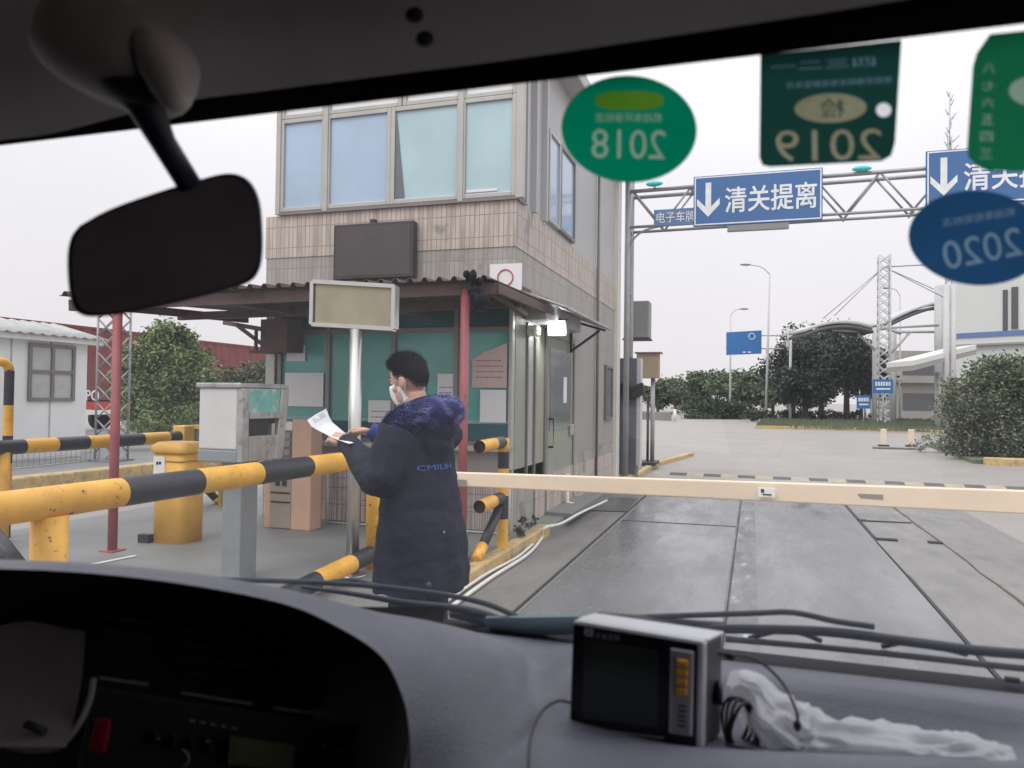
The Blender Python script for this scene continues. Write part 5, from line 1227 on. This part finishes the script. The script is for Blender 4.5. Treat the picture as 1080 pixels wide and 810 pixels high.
# ================================================================== VEHICLE CAB
HZ_ = onY(540, 92, .62).z; HY_ = .62; BY_, BZ_ = 1.12, 1.19
gd = Vector((0, BY_-HY_, BZ_-HZ_)).normalized(); gn = Vector((0, -gd.z, gd.y)).normalized()     # outward normal (towards +Y, +Z)
def G(px, py, off=0.0):
    v = ray(px, py); p0 = Vector((0, HY_, HZ_))+gn*off; k = (p0-O3).dot(gn)/v.dot(gn); return O3+v*k
cab = Thing('vehicle_cab', 'dark vehicle cab interior seen from the passenger seat, with dashboard, mirror and windscreen', 'vehicle', (-.4, .2, 0))
XA, XB = -1.75, .85
# windscreen
g = MB(); p = [Vector((XA, HY_, HZ_))+gd*-.003, Vector((XB, HY_, HZ_))+gd*-.003, Vector((XB, BY_, BZ_)), Vector((XA, BY_, BZ_))]; g.add(p, [(0, 1, 2, 3)])
ws = cab.part('windscreen', g, 'windshield', fixn=False)
# roof lining and header
def hy(px, py, Y=.60): return onY(px, py, Y)
edge = [hy(*q) for q in ((-700, 245), (-300, 186), (-100, 157), (0, 144), (60, 136), (130, 118), (200, 101), (300, 88), (400, 75), (540, 57), (700, 33), (880, 5), (1000, -14), (1300, -50))]
e2 = cat_rom(edge, 4)
rows = [e2]
for Y, z in ((.45, 1.93), (.2, 2.0), (-.3, 2.04), (-1.1, 2.04)):
    rows.append([Vector((p.x*(1+.25*(.6-Y)), Y, max(z, p.z+.02))) for p in e2])
rows = [rows[0], [a.lerp(b, .35)+Vector((0, 0, .012)) for a, b in zip(rows[0], rows[1])]] + rows[1:]
g = MB(); g.grid(rows); cab.part('roof_lining', g, 'liner', solid=.02, weld=False)
g = MB(); top = [p+Vector((0, .012, .03)) for p in e2]; low = [Vector((p.x, HY_-.005, HZ_)) for p in e2]; out_ = [Vector((p.x, HY_+.012, HZ_+.012)) for p in e2]; o3 = [Vector((p.x, .66, 2.2)) for p in e2]
g.grid([top, [Vector((p.x, HY_-.006, p.z-.005)) if p.z > HZ_+.004 else Vector((p.x, HY_-.006, HZ_+.002)) for p in e2], low, out_, o3]); cab.part('header', g, 'headblack', fixn=False)
# outer shell keeps daylight out from above and behind
g = MB()
g.add([(XA-.1, .62, 2.2), (XB+.1, .62, 2.2), (XB+.1, -1.3, 2.2), (XA-.1, -1.3, 2.2)], [(0, 1, 2, 3)])
g.add([(XA-.1, -1.3, .3), (XB+.1, -1.3, .3), (XB+.1, -1.3, 2.2), (XA-.1, -1.3, 2.2)], [(0, 1, 2, 3)])
g.add([(XA-.1, 1.1, .3), (XB+.1, 1.1, .3), (XB+.1, -1.3, .3), (XA-.1, -1.3, .3)], [(0, 1, 2, 3)])
cab.part('body_shell', g, 'headblack', solid=.03)
for x in (XA-.05, XB+.05):
    g = MB(); g.prism([(x, -1.3, .3), (x, 1.12, .3), (x, 1.12, 1.2), (x, -1.3, 1.2)], (.04, 0, 0)); g.prism([(x, -1.3, 1.2), (x, -.02, 1.2), (x, -.02, 2.2), (x, -1.3, 2.2)], (.04, 0, 0)); g.prism([(x, -.02, 1.9), (x, .64, 1.9), (x, .64, 2.2), (x, -.02, 2.2)], (.04, 0, 0))  # unseen door walls drawn forward, narrowing the side windows to darken the cab
    g.prism([(x, HY_-.05, 1.93), (x, HY_+.02, 1.93), (x, BY_+.02, 1.2), (x, BY_-.12, 1.2)], (.05, 0, 0))
    cab.part('door', g, 'headblack')
g = MB(); g.box(XA, XB, BY_-.03, BY_+.05, .35, BZ_-.005); cab.part('front_panel', g, 'headblack')
# clips in the lining
for q in ((437, 16), (448, 41)):
    v = ray(*q); g = MB(); 
    pp = O3+v*.60; g.ell(pp, (.008, .006, .006), 10, 8); cab.part('lining_clip', g, 'void')
# ---- dashboard, lofted from measured columns (back edge at the windscreen, front edge at the lip)
def base_pt(px):
    v = ray(px, 640); return Vector((v.x*(BY_-.005)/v.y, BY_-.005, BZ_-.004))
cols = [
 [base_pt(-160), P(-150, 602, .98), P(-130, 585, .76), P(-130, 600, .71)],
 [base_pt(0), P(0, 606, .98), P(0, 590, .80), P(0, 600, .74)],
 [base_pt(100), P(100, 611, .97), P(102, 594.5, .81), P(100, 605, .75)],
 [base_pt(200), P(207, 620, .96), P(205, 604.5, .82), P(200, 617, .76)],
 [base_pt(290), P(305, 634, .96), P(306, 622, .83), P(296, 636, .77)],
 [base_pt(370), P(385, 645, .95), P(370, 640, .83), P(350, 658, .76)],
 [base_pt(440), P(455, 655, .93), P(432, 668, .81), P(400, 690, .74)],
 [base_pt(500), P(520, 676, .90), P(475, 705, .78), P(423, 730, .72)],
 [base_pt(540), P(545, 705, .86), P(500, 750, .75), P(432, 775, .70)],
 [base_pt(575), P(562, 735, .82), P(520, 800, .71), P(433, 850, .67)],
]
cols2 = [
 [base_pt(620), P(625, 690, .93), P(600, 745, .82), P(580, 775, .76), P(575, 790, .71), P(565, 840, .64)],
 [base_pt(720), P(720, 704, .93), P(715, 752, .86), P(705, 782, .78), P(700, 793, .70), P(690, 860, .62)],
 [base_pt(850), P(850, 716, .90), P(850, 765, .85), P(845, 792, .76), P(840, 799, .69), P(830, 870, .61)],
 [base_pt(1000), P(1000, 734, .86), P(1000, 778, .82), P(995, 800, .73), P(990, 805, .66), P(980, 880, .59)],
 [base_pt(1200), P(1200, 755, .82), P(1200, 795, .78), P(1200, 812, .70), P(1200, 818, .63), P(1200, 900, .56)],
 [base_pt(1500), P(1500, 790, .76), P(1500, 825, .72), P(1500, 845, .65), P(1500, 850, .6), P(1500, 950, .52)],
]
def resample(pts, n):
    c_ = cat_rom(pts, 10); L_ = [0]
    for a, b_ in zip(c_, c_[1:]): L_.append(L_[-1]+(b_-a).length)
    out = []; j = 0
    for i in range(n):
        s_ = L_[-1]*i/(n-1)
        while j < len(L_)-2 and L_[j+1] < s_: j += 1
        out.append(c_[j].lerp(c_[j+1], (s_-L_[j])/max(1e-9, L_[j+1]-L_[j])))
    return out
NR = 26
allc = [resample(c_, NR) for c_ in cols+cols2]
rows = [cat_rom([c_[i] for c_ in allc], 6) for i in range(NR)]
g = MB(); g.grid(rows); dsh = cab.part('dashboard', g, 'dash', fixn=False)
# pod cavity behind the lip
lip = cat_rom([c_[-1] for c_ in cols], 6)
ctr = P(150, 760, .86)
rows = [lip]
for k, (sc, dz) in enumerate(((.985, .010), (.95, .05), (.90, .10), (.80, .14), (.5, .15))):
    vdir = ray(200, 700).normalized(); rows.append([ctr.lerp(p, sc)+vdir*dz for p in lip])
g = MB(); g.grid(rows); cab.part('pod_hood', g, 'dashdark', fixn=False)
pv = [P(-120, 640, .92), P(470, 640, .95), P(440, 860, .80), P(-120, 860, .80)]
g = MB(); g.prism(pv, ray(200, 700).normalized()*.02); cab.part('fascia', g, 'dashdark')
# lower fascia with vents, display, knobs
def fq(x0, y0, x1, y1, x2, y2, x3, y3, dep, th, mats, name, parent=None, **k):
    pts = [P(x0, y0, dep), P(x1, y1, dep), P(x2, y2, dep), P(x3, y3, dep)]; g = MB(); g.prism(pts, ray((x0+x2)/2, (y0+y2)/2).normalized()*th); return cab.part(name, g, mats, parent, **k)
lf = fq(98, 722, 420, 772, 430, 860, 70, 860, .80, .02, 'fascia', 'lower_fascia', bevel=.006)
fq(105, 713, 157, 720, 157, 724, 105, 716.5, .80, .004, 'trim', 'vent_trim'); fq(191, 729, 266, 741, 266, 744, 191, 732, .80, .004, 'trim', 'vent_trim'); fq(288, 745, 386, 758, 386, 760.5, 288, 748, .80, .004, 'trim', 'vent_trim')
for x0, y0, x1, y1 in ((105, 640, 160, 712), (190, 655, 265, 728), (290, 672, 385, 744)):
    for k in range(5):
        u = (k+.5)/5; ya = y0+(y1-y0)*u; fq(x0, ya, x1, ya+10, x1, ya+13, x0, ya+3, .86, .02, 'fascia', 'vent_slat')
ld = fq(243, 776, 312, 786, 308, 812, 240, 806, .785, .01, 'lcd', 'clock_display'); 
fq(250, 782, 300, 789, 298, 806, 248, 800, .783, .002, 'lcd', 'clock_glass', ld)
for i in range(5): fq(200+i*11, 758+i*2, 206+i*11, 759+i*2, 206+i*11, 762+i*2, 200+i*11, 761+i*2, .786, .004, 'trim', 'indicator_button')
for i in range(4): fq(160+i*19, 770+i*3, 168+i*19, 771+i*3, 168+i*19, 786+i*3, 160+i*19, 785+i*3, .79, .01, 'dashdark', 'switch', bevel=.003)
for x, y in ((165, 777), (217, 780), (341, 785), (357, 790)): fq(x, y, x+4, y+1, x+4, y+4, x, y+3, .785, .002, 'trim', 'indicator_mark')
g = MB(); g.tube(cat_rom([P(192, 790, .785), P(198, 795, .785), P(199, 803, .785), P(194, 809, .785)], 4), .0012, 5); cab.part('switch_mark', g, 'trim')
fq(101, 757, 119, 758, 111, 797, 92, 793, .775, .014, 'buttonred', 'hazard_button', bevel=.005, seg=3)
# instrument hood left with pale rim
tr_ = MB(); tr_.grid([[P(-60+150*i/8, 660+5*sin(i), .86-.0*j) if j == 0 else P(-60+(150-20*(j/4)**2)*i/8, 660+j*32-(i-4)*0, .86-.03*j) for i in range(9)] for j in range(5)]); cab.part('instrument_tray', tr_, 'traycol', fixn=False)
g = MB(); g.tube(cat_rom([P(-60, 776, .755), P(0, 786, .755), P(35, 792, .755), P(62, 787, .755), P(82, 766, .76), P(95, 738, .77), P(99, 715, .78)], 6), .0028, 8); cab.part('tray_rim', g, 'trim')
g = MB(); g.tube(cat_rom([P(-60, 765, .76), P(0, 773, .76), P(35, 775, .76), P(60, 778, .76)], 6), .0024, 8); cab.part('tray_rim', g, 'dashdark')
g = MB(); g.tube([P(27, 763, .75), P(48, 772, .75)], .004, 10); cab.part('stalk', g, 'dashdark')
# ---- rear view mirror on its arm
hs = MB(); c0 = P(125, 60, .63)
Rm = CR @ Matrix.Rotation(radians(-20), 3, 'Z')
hs.ell(c0, (.062, .038, .05), 24, 14, rot=Rm, sup=2.8); ho = cab.part('mirror_housing', hs, 'housing')
g = MB(); g.ell(P(168, 72, .60), (.014, .036, .02), 14, 10, rot=CR @ Matrix.Rotation(radians(27), 3, 'Z'), sup=2.6); cab.part('housing_ridge', g, 'housing', ho)
g = MB(); g.ell(P(138, 92, .602), (.028, .012, .014), 14, 10, rot=CR @ Matrix.Rotation(radians(-15), 3, 'Z')); cab.part('housing_socket', g, 'void', ho)
g = MB(); g.tube([P(132, 84, .61), P(152, 108, .62), P(172, 150, .64), P(200, 195, .67)], .012, 14, rs=[.020, .015, .0105, .0105]); mo = cab.part('mirror_arm', g, 'navyplastic')
ol = [(84, 238), (115, 221), (165, 203), (215, 188), (238, 183), (254, 185), (266, 194), (274, 212), (277, 240), (277, 268), (273, 286), (262, 298), (235, 307), (180, 321), (130, 331), (102, 334), (86, 332), (76, 322), (72, 300), (71, 270), (75, 250)]
cx_, cy_ = 174, 258
def mring(sc, dep): return [P(cx_+(x-cx_)*sc, cy_+(y-cy_)*sc, dep+.00025*(x-cx_)) for x, y in [(q.x, q.y) for q in cat_rom([Vector((a, b_, 0)) for a, b_ in ol+ol[:1]], 3)[:-1]]]
g = MB(); g.loft([mring(.55, .712), mring(.86, .705), mring(.97, .690), mring(1.0, .677), mring(1.0, .668), mring(.975, .662)]); mb_ = cab.part('mirror_body', g, 'navyplastic')
g = MB(); g.loft([mring(.95, .6625), mring(.945, .6605)]); cab.part('mirror_glass', g, 'mirrorglass', mb_)
# ---- wipers outside the glass
def wp(pts, off, r, n=8, rs=None): return [G(a, b_, off) for a, b_ in pts], r
def wiper_part(name, pts, off, r, m_='wiper', rs=None, per=5):
    g = MB(); c_ = cat_rom([G(a, b_, off) for a, b_ in pts], per); g.tube(c_, r, 8, rs=[r]*len(c_) if not rs else [rs[0]+(rs[1]-rs[0])*i/(len(c_)-1) for i in range(len(c_))]); return cab.part(name, g, m_)
wiper_part('wiper_blade', ((232, 611), (300, 613), (380, 617), (460, 626), (510, 636), (545, 650)), .02, .0045)
wiper_part('wiper_arm', ((560, 668), (500, 645), (430, 636), (370, 626), (318, 619)), .03, .006, rs=(.008, .003))
wiper_part('wiper_yoke', ((330, 616), (370, 612), (410, 620)), .028, .003)
wiper_part('wiper_blade', ((765, 674), (860, 682), (960, 692), (1040, 701), (1110, 708)), .02, .0045, 'wipermetal')
wiper_part('wiper_blade', ((735, 663), (820, 664), (880, 667), (960, 677), (1030, 686), (1110, 692)), .03, .0068)
wiper_part('wiper_arm', ((600, 656), (640, 653), (700, 650), (790, 647), (836, 646), (880, 655), (922, 661)), .04, .0042)
wiper_part('wiper_arm', ((630, 651), (680, 655), (735, 660), (765, 662)), .035, .0085)
wiper_part('wiper_yoke', ((790, 673), (820, 666), (845, 668), (866, 676)), .028, .0035)
wiper_part('wiper_yoke', ((930, 682), (960, 677), (990, 683), (1020, 690)), .028, .0035)
wiper_part('wiper_pivot', ((475, 648), (500, 652), (515, 662)), .03, .008, rs=(.006, .012))
g = MB(); a, b_, c_, d_ = G(512, 652, .012), G(640, 650, .012), G(640, 668, .012), G(520, 672, .012); g.prism([a, b_, c_, d_], gn*.004); M['tealband'] = mat('teal_band', (.13, .22, .25), .4, var=.15); cab.part('teal_strip', g, 'tealband')  # flat teal strip just outside the foot of the glass
wiper_part('washer_jet', ((1060, 716), (1075, 718)), .02, .004)
g = MB(); 
for x_, y_ in ((452, 616),): g.ell(G(x_, y_+1, .02), (.004, .004, .004), 8, 6)
cab.part('blade_rivet', g, 'wipermetal')
# ---- stickers on the inside of the glass
def translucent(m, f=.6, boost=1.0):
    nt = m.node_tree; N = nt.nodes; L = nt.links; b = N['Principled BSDF']; out = N['Material Output']; src = b.inputs['Base Color'].links[0].from_socket
    t_ = N.new('ShaderNodeBsdfTranslucent'); L.new(src, t_.inputs[0]); mx = N.new('ShaderNodeMixShader'); mx.inputs[0].default_value = f
    L.new(b.outputs[0], mx.inputs[1]); L.new(t_.outputs[0], mx.inputs[2]); L.new(mx.outputs[0], out.inputs[0]); return m
def film(m, f):
    nt = m.node_tree; N = nt.nodes; L = nt.links; out = N['Material Output']; src = out.inputs['Surface'].links[0].from_socket
    t_ = N.new('ShaderNodeBsdfTransparent'); mx = N.new('ShaderNodeMixShader'); mx.inputs[0].default_value = f
    L.new(src, mx.inputs[1]); L.new(t_.outputs[0], mx.inputs[2]); L.new(mx.outputs[0], out.inputs[0])
translucent(M['bag'], .45); film(M['bag'], .14)
def green(name, col, col2, sc=9):
    return translucent(mat(name, col, .45, var=.12, scale=sc, col2=col2, thr=.58, bscale=sc, width=.15))
M['stk18'] = green('sticker_emerald', (.0, .24, .125), (.012, .32, .16)); M['stk19'] = green('sticker_dark_green', (.012, .06, .05), (.02, .085, .065)); M['stk3'] = green('sticker_mid_green', (.01, .17, .075), (.02, .22, .09)); M['stk20'] = green('sticker_navy', (.018, .075, .18), (.03, .11, .22))
M['stkedge'] = mat('sticker_edge', (.01, .09, .05), .5); M['stkink'] = mat('sticker_ink', (.30, .42, .33), .6, var=.15, scale=30); M['stkink2'] = mat('sticker_ink_beige', (.30, .30, .19), .6, var=.2, scale=30); M['stkyel'] = mat('sticker_yellow_green', (.09, .24, .02), .5, var=.3, scale=14); M['stkhole'] = translucent(mat('sticker_hole', (.9, .92, .95), .5), .8); M['stkblue'] = mat('sticker_ink_blue', (.17, .27, .36), .6, var=.15, scale=20)
for k_ in ('stkink', 'stkink2', 'stkyel', 'stkblue', 'stkedge'): translucent(M[k_])
def sx_basis(px, py):
    c_ = G(px, py, -.0022); ux = (G(px+10, py, -.0022)-c_); ux = Vector((1, 0, 0)); uy = (-gd).normalized(); return c_, ux, uy
def px_per(c_, a): return (G(a[0]+1, a[1], -.0022)-G(a[0], a[1], -.0022)).length
def poly_on_glass(pts, off, th=.0006):
    g = MB(); g.prism([G(a, b_, off) for a, b_ in pts], -gn*th); return g
def ellipse(cx, cy, rx, ry, rot=0, n=56, p=2.0):
    out = []
    for i in range(n):
        t = 2*pi*i/n; x = rx*math.copysign(abs(cos(t))**(2/p), cos(t)); y = ry*math.copysign(abs(sin(t))**(2/p), sin(t)); out.append((cx+x*cos(rot)-y*sin(rot), cy+x*sin(rot)+y*cos(rot)))
    return out
def glass_text(s, cx, cy, w, h, off, rot=0.0, mirror=True, bold=0.0):
    """letters lying on the inside of the glass, centred at a measured point; w,h in photo pixels"""
    vs, fs = text_geo(s, 1.0, bold=bold, ext=0); xs_ = [v.x for v in vs]; ys_ = [v.y for v in vs]; x0, x1, y0, y1 = min(xs_), max(xs_), min(ys_), max(ys_)
    g = MB(); out = []
    for v in vs:
        u = ((v.x-x0)/(x1-x0)-.5)*w*(-1 if mirror else 1); q = -((v.y-y0)/(y1-y0)-.5)*h
        out.append(G(cx+u*cos(rot)-q*sin(rot), cy+u*sin(rot)+q*cos(rot), off))
    g.add(out, fs, False); return g
SO = -.0012
def text2d(st, cx, cy, w, h, rot=0.0, mirror=True):
    vs, fs = text_geo(st, 1.0, ext=0); xs_ = [v.x for v in vs]; ys_ = [v.y for v in vs]; x0, x1, y0, y1 = min(xs_), max(xs_), min(ys_), max(ys_); out = []
    for v in vs:
        u = ((v.x-x0)/(x1-x0)-.5)*w*(-1 if mirror else 1); q = -((v.y-y0)/(y1-y0)-.5)*h
        out.append((cx+u*cos(rot)-q*sin(rot), cy+u*sin(rot)+q*cos(rot)))
    cnt = {}
    for f in fs:
        for a, b_ in zip(f, f[1:]+f[:1]): cnt[(a, b_)] = 1
    nxt = {a: b_ for (a, b_) in cnt if (b_, a) not in cnt}; loops = []
    while nxt:
        a = next(iter(nxt)); lp = []
        while a in nxt: b_ = nxt.pop(a); lp.append(out[a]); a = b_
        if len(lp) > 2: loops.append(lp)
    return out, fs, loops
def fill_loops(loops):
    cu = bpy.data.curves.new('fill', 'CURVE'); cu.dimensions = '2D'; cu.fill_mode = 'BOTH'
    for lp in loops:
        sp = cu.splines.new('POLY'); sp.points.add(len(lp)-1)
        for p, q in zip(sp.points, lp): p.co = (q[0], q[1], 0, 1)
        sp.use_cyclic_u = True
    o = bpy.data.objects.new('fill', cu); COL.objects.link(o); dg = bpy.context.evaluated_depsgraph_get(); me = bpy.data.meshes.new_from_object(o.evaluated_get(dg))
    vs = [(v.co.x, v.co.y) for v in me.vertices]; fs = [list(p.vertices) for p in me.polygons]
    bpy.data.objects.remove(o); bpy.data.curves.remove(cu); bpy.data.meshes.remove(me); return vs, fs
def flat(vs, fs): g = MB(); g.add([G(a, b_, SO) for a, b_ in vs], fs, False); return g
def sticker(outline, m_, label, texts=(), emblems=()):
    """one layer of film; printed areas are let into it so that daylight comes through film and ink alike"""
    c_ = G(sum(a for a, _ in outline)/len(outline), sum(b_ for _, b_ in outline)/len(outline), -.001)
    t = Thing('sticker', label, 'sticker', c_, 'inspection stickers on the windscreen'); holes = []
    for st, cx, cy, w, h, rot, mt_, nm in texts:
        vs, fs, lp = text2d(st, cx, cy, w, h, rot); holes += lp; t.part(nm, flat(vs, fs), mt_, fixn=False)
    for pts, mt_, st in emblems:
        lp = [pts]
        if st: lp += text2d(*st)[2]
        vs, fs = fill_loops(lp); t.part('emblem', flat(vs, fs), mt_, fixn=False); holes += lp
    vs, fs = fill_loops([outline]+holes); t.part('film', flat(vs, fs), m_, fixn=False); return t
cp_ = 'caption'; yn = 'year_number'
sticker(ellipse(663.5, 136, 71.5, 56.5, .05), 'stk18', 'bright green oval sticker with mirrored 2018, leftmost sticker of the windscreen',
 [('机动车环保标志', 663, 124, 70, 10, .0, 'stkink', cp_), ('2018', 663, 152, 78, 31, .02, 'stkink', yn)], [(ellipse(664, 106, 36, 10, 0, p=3), 'stkyel', None)])
sticker([(802, 58), (951, 42), (944, 150), (940, 164), (930, 170), (812, 176), (804, 174), (801, 166)], 'stk19', 'dark green square sticker with mirrored 2019 and a beige oval',
 [('检验合格标志有效期至年月', 885, 87, 110, 7, -.06, 'stkblue', cp_), ('四三二一', 868, 68, 110, 9, -.06, 'stkblue', cp_), ('2019', 874, 153, 112, 33, -.02, 'stkink2', yn)],
 [(ellipse(876, 114, 38, 15.5, -.03), 'stkink2', ('检', 878, 114, 26, 20)), (ellipse(932, 116, 8, 7.5, 0, 24), 'stkhole', None)])
sticker([(1044, 36), (1160, 24), (1160, 182), (1042, 180), (1030, 175), (1021, 165), (1020, 155), (1026, 70), (1030, 56)], 'stk3', 'green sticker with rounded corners cut off by the right edge of the photo',
 [(c_, 1043-k*.6+(3 if k < 0 else 0), 72+k*18, 13, 10, 0, 'stkink', 'marks') for k, c_ in enumerate('八七六五四三')], [(ellipse(1092, 96, 28, 16), 'stkink', None)])
sticker(ellipse(1031, 251, 73, 50, .06), 'stk20', 'dark blue oval sticker with mirrored 2020 at the right side of the windscreen',
 [('机动车检验标志', 1032, 229, 78, 9, -.16, 'stkblue', cp_), ('2020', 1036, 262, 84, 30, -.2, 'stkblue', yn)])

# ---- monitor on the dash
bl, br, tr2, tl = P(600, 773, .800), P(741, 791, .765), P(743, 676, .765), P(604, 653, .800)
dv = (P(764, 667, .815)-tr2)
t = Thing('dash_monitor', 'black faced monitor in a silver frame with orange buttons on the dashboard', 'monitor', bl.lerp(br, .5)+dv*.5)
U = br-bl; V = tl-bl; nrm = U.cross(V).normalized(); nrm = nrm if nrm.dot(O3-bl) > 0 else -nrm
def mp_(u, v, w=0): 
    a = bl.lerp(br, u); b_ = tl.lerp(tr2, u); return a.lerp(b_, v)+nrm*w
def mbox(u0, u1, v0, v1, w0, w1):
    return MB().hexa([mp_(u0, v0, w0), mp_(u1, v0, w0), mp_(u1, v0, w1), mp_(u0, v0, w1), mp_(u0, v1, w0), mp_(u1, v1, w0), mp_(u1, v1, w1), mp_(u0, v1, w1)])
g = MB(); g.prism([bl, br, tr2, tl], dv*.18); t.part('frame', g, 'silver', bevel=.004, seg=3)
ins = [p_+dv*.18 for p_ in (mp_(.02, .0), mp_(.99, .0), mp_(.99, .985), mp_(.02, .985))]
g = MB(); g.prism(ins, dv*.82); t.part('housing', g, 'monside', bevel=.004, seg=3)
g = MB(); g.prism([tl+dv*.17, tr2+dv*.17, tr2+dv*1.0+Vector((0, 0, .001)), tl+dv*.8+Vector((0, 0, .001))], Vector((0, 0, -.003))); t.part('top_cover', g, 'silver', bevel=.001)
g = mbox(.008, .955, .0, .972, .0005, .003); t.part('bezel', g, 'monblack', bevel=.0015)
g = mbox(.10, .67, .16, .86, .003, .0036); t.part('screen', g, 'monscreen')
g = mbox(.755, .925, .13, .90, .003, .0055); cp = t.part('control_panel', g, 'silver', bevel=.002)
g = mbox(.775, .905, .145, .885, .0055, .0062); t.part('panel_face', g, 'panelgrey', cp)
for k in range(4):
    v = .76-k*.085; g = mbox(.805, .885, v, v+.062, .006, .0105); t.part('button', g, 'amber', cp, bevel=.0015)
g = MB()
for k in range(5): v = .21+k*.045; q = mbox(.82, .875, v, v+.016, .0062, .0068); g.add(q.v, q.f)
t.part('speaker_slot', g, 'void', cp)
g = MB(); q = mbox(.10, .165, .885, .945, .003, .0036); g.add(q.v, [q.f[i] for i in range(6)]); t.part('logo', g, 'silver')
g = MB(); q = mp_(.135, .915, .0038); add_text(g, 'A', .008, q, U, V, ext=.0001, fit=(.006, .006)); t.part('logo_letter', g, 'monblack', fixn=False)
g = MB(); add_text(g, '平安互联', .01, mp_(.28, .905, .0036), U, V, ext=.0001, fit=(.026, .006)); t.part('lettering', g, 'panelgrey', fixn=False)
g = mbox(.07, .72, .07, .082, .003, .0036); t.part('bezel_line', g, 'trim')
g = MB(); q = mp_(1.0, .45)+dv*.65; g.tube([q, q+U.normalized()*.006], .012, 16); t.part('side_knob', g, 'monblack')
# plastic bag
sp_ = cat_rom([P(774, 716, .82), P(792, 730, .82), P(815, 758, .81), P(848, 782, .80), P(905, 794, .78), P(970, 801, .77), P(1030, 806, .75), P(1070, 808, .74)], 16)
rs_ = [.014, .024, .040, .044, .038, .036, .034, .020]
g = MB(); rings = []; m_ = len(sp_); nn_ = 96
for i, p in enumerate(sp_):
    u = i/(m_-1)*(len(rs_)-1); k = min(int(u), len(rs_)-2); r = rs_[k]+(rs_[k+1]-rs_[k])*(u-k)
    d = (sp_[min(i+1, m_-1)]-sp_[max(i-1, 0)]).normalized(); x = d.cross(Vector((0, 0, 1))).normalized(); y = x.cross(d)
    ring = []
    for q in range(nn_):
        a = 2*pi*q/nn_; w_ = 1+.28*noise.noise(Vector((cos(a)*2.2, sin(a)*2.2, i*.10)))-.50*abs(noise.noise(Vector((cos(a)*2.6+i*.035, sin(a)*2.6, i*.055))))-.12*abs(noise.noise(Vector((cos(a)*6-i*.06, sin(a)*6, i*.12+4))))
        ring.append(p+(x*cos(a)*1.25+y*sin(a)*.8)*r*w_)
    rings.append(ring)
g.loft(rings); single('plastic_bag', g, 'bag', 'crumpled white plastic bag lying on the dashboard beside the monitor', 'plastic bag', sp_[20], fixn=False)
# cords
g = MB(); g.tube(cat_rom([P(757, 690, .79), P(772, 690, .79), P(800, 697, .80), P(825, 720, .79), P(838, 745, .765), P(842, 762, .755), P(841, 772, .752)], 6), .0016, 7)
g.ell(P(770, 692, .785), (.006, .003, .004), 8, 6); g.ell(P(841, 765, .75), (.004, .004, .006), 8, 6)
single('thin_cord', g, 'cord', 'thin black cord arching from the monitor over the white plastic bag', 'cord', P(800, 697, .8))
g = MB()
for k in range(4):
    c_ = P(776+k*3, 762+k*2, .80-.005*k); g.tube([c_+(CR @ Vector((.014*cos(q), .026*sin(q), .006*sin(2*q+k)))) for q in [2*pi*i/26 for i in range(27)]], .0019, 6, cap=False)
g.tube(cat_rom([P(765, 785, .77), P(790, 790, .76), P(815, 795, .75), P(830, 800, .74)], 4), .0016, 6)
single('cord_coil', g, 'cord', 'coil of dark cable tucked between the monitor and the plastic bag', 'cord', P(776, 762, .8))
g = MB(); g.tube(cat_rom([P(601, 741, .80), P(590, 739, .79), P(577, 745, .775), P(567, 757, .75), P(561, 772, .72), P(558, 790, .69), P(557, 830, .65)], 6), .0014, 7)
single('thin_cord', g, 'cord', 'thin cord running down the dash left of the monitor', 'cord', P(577, 745, .775))
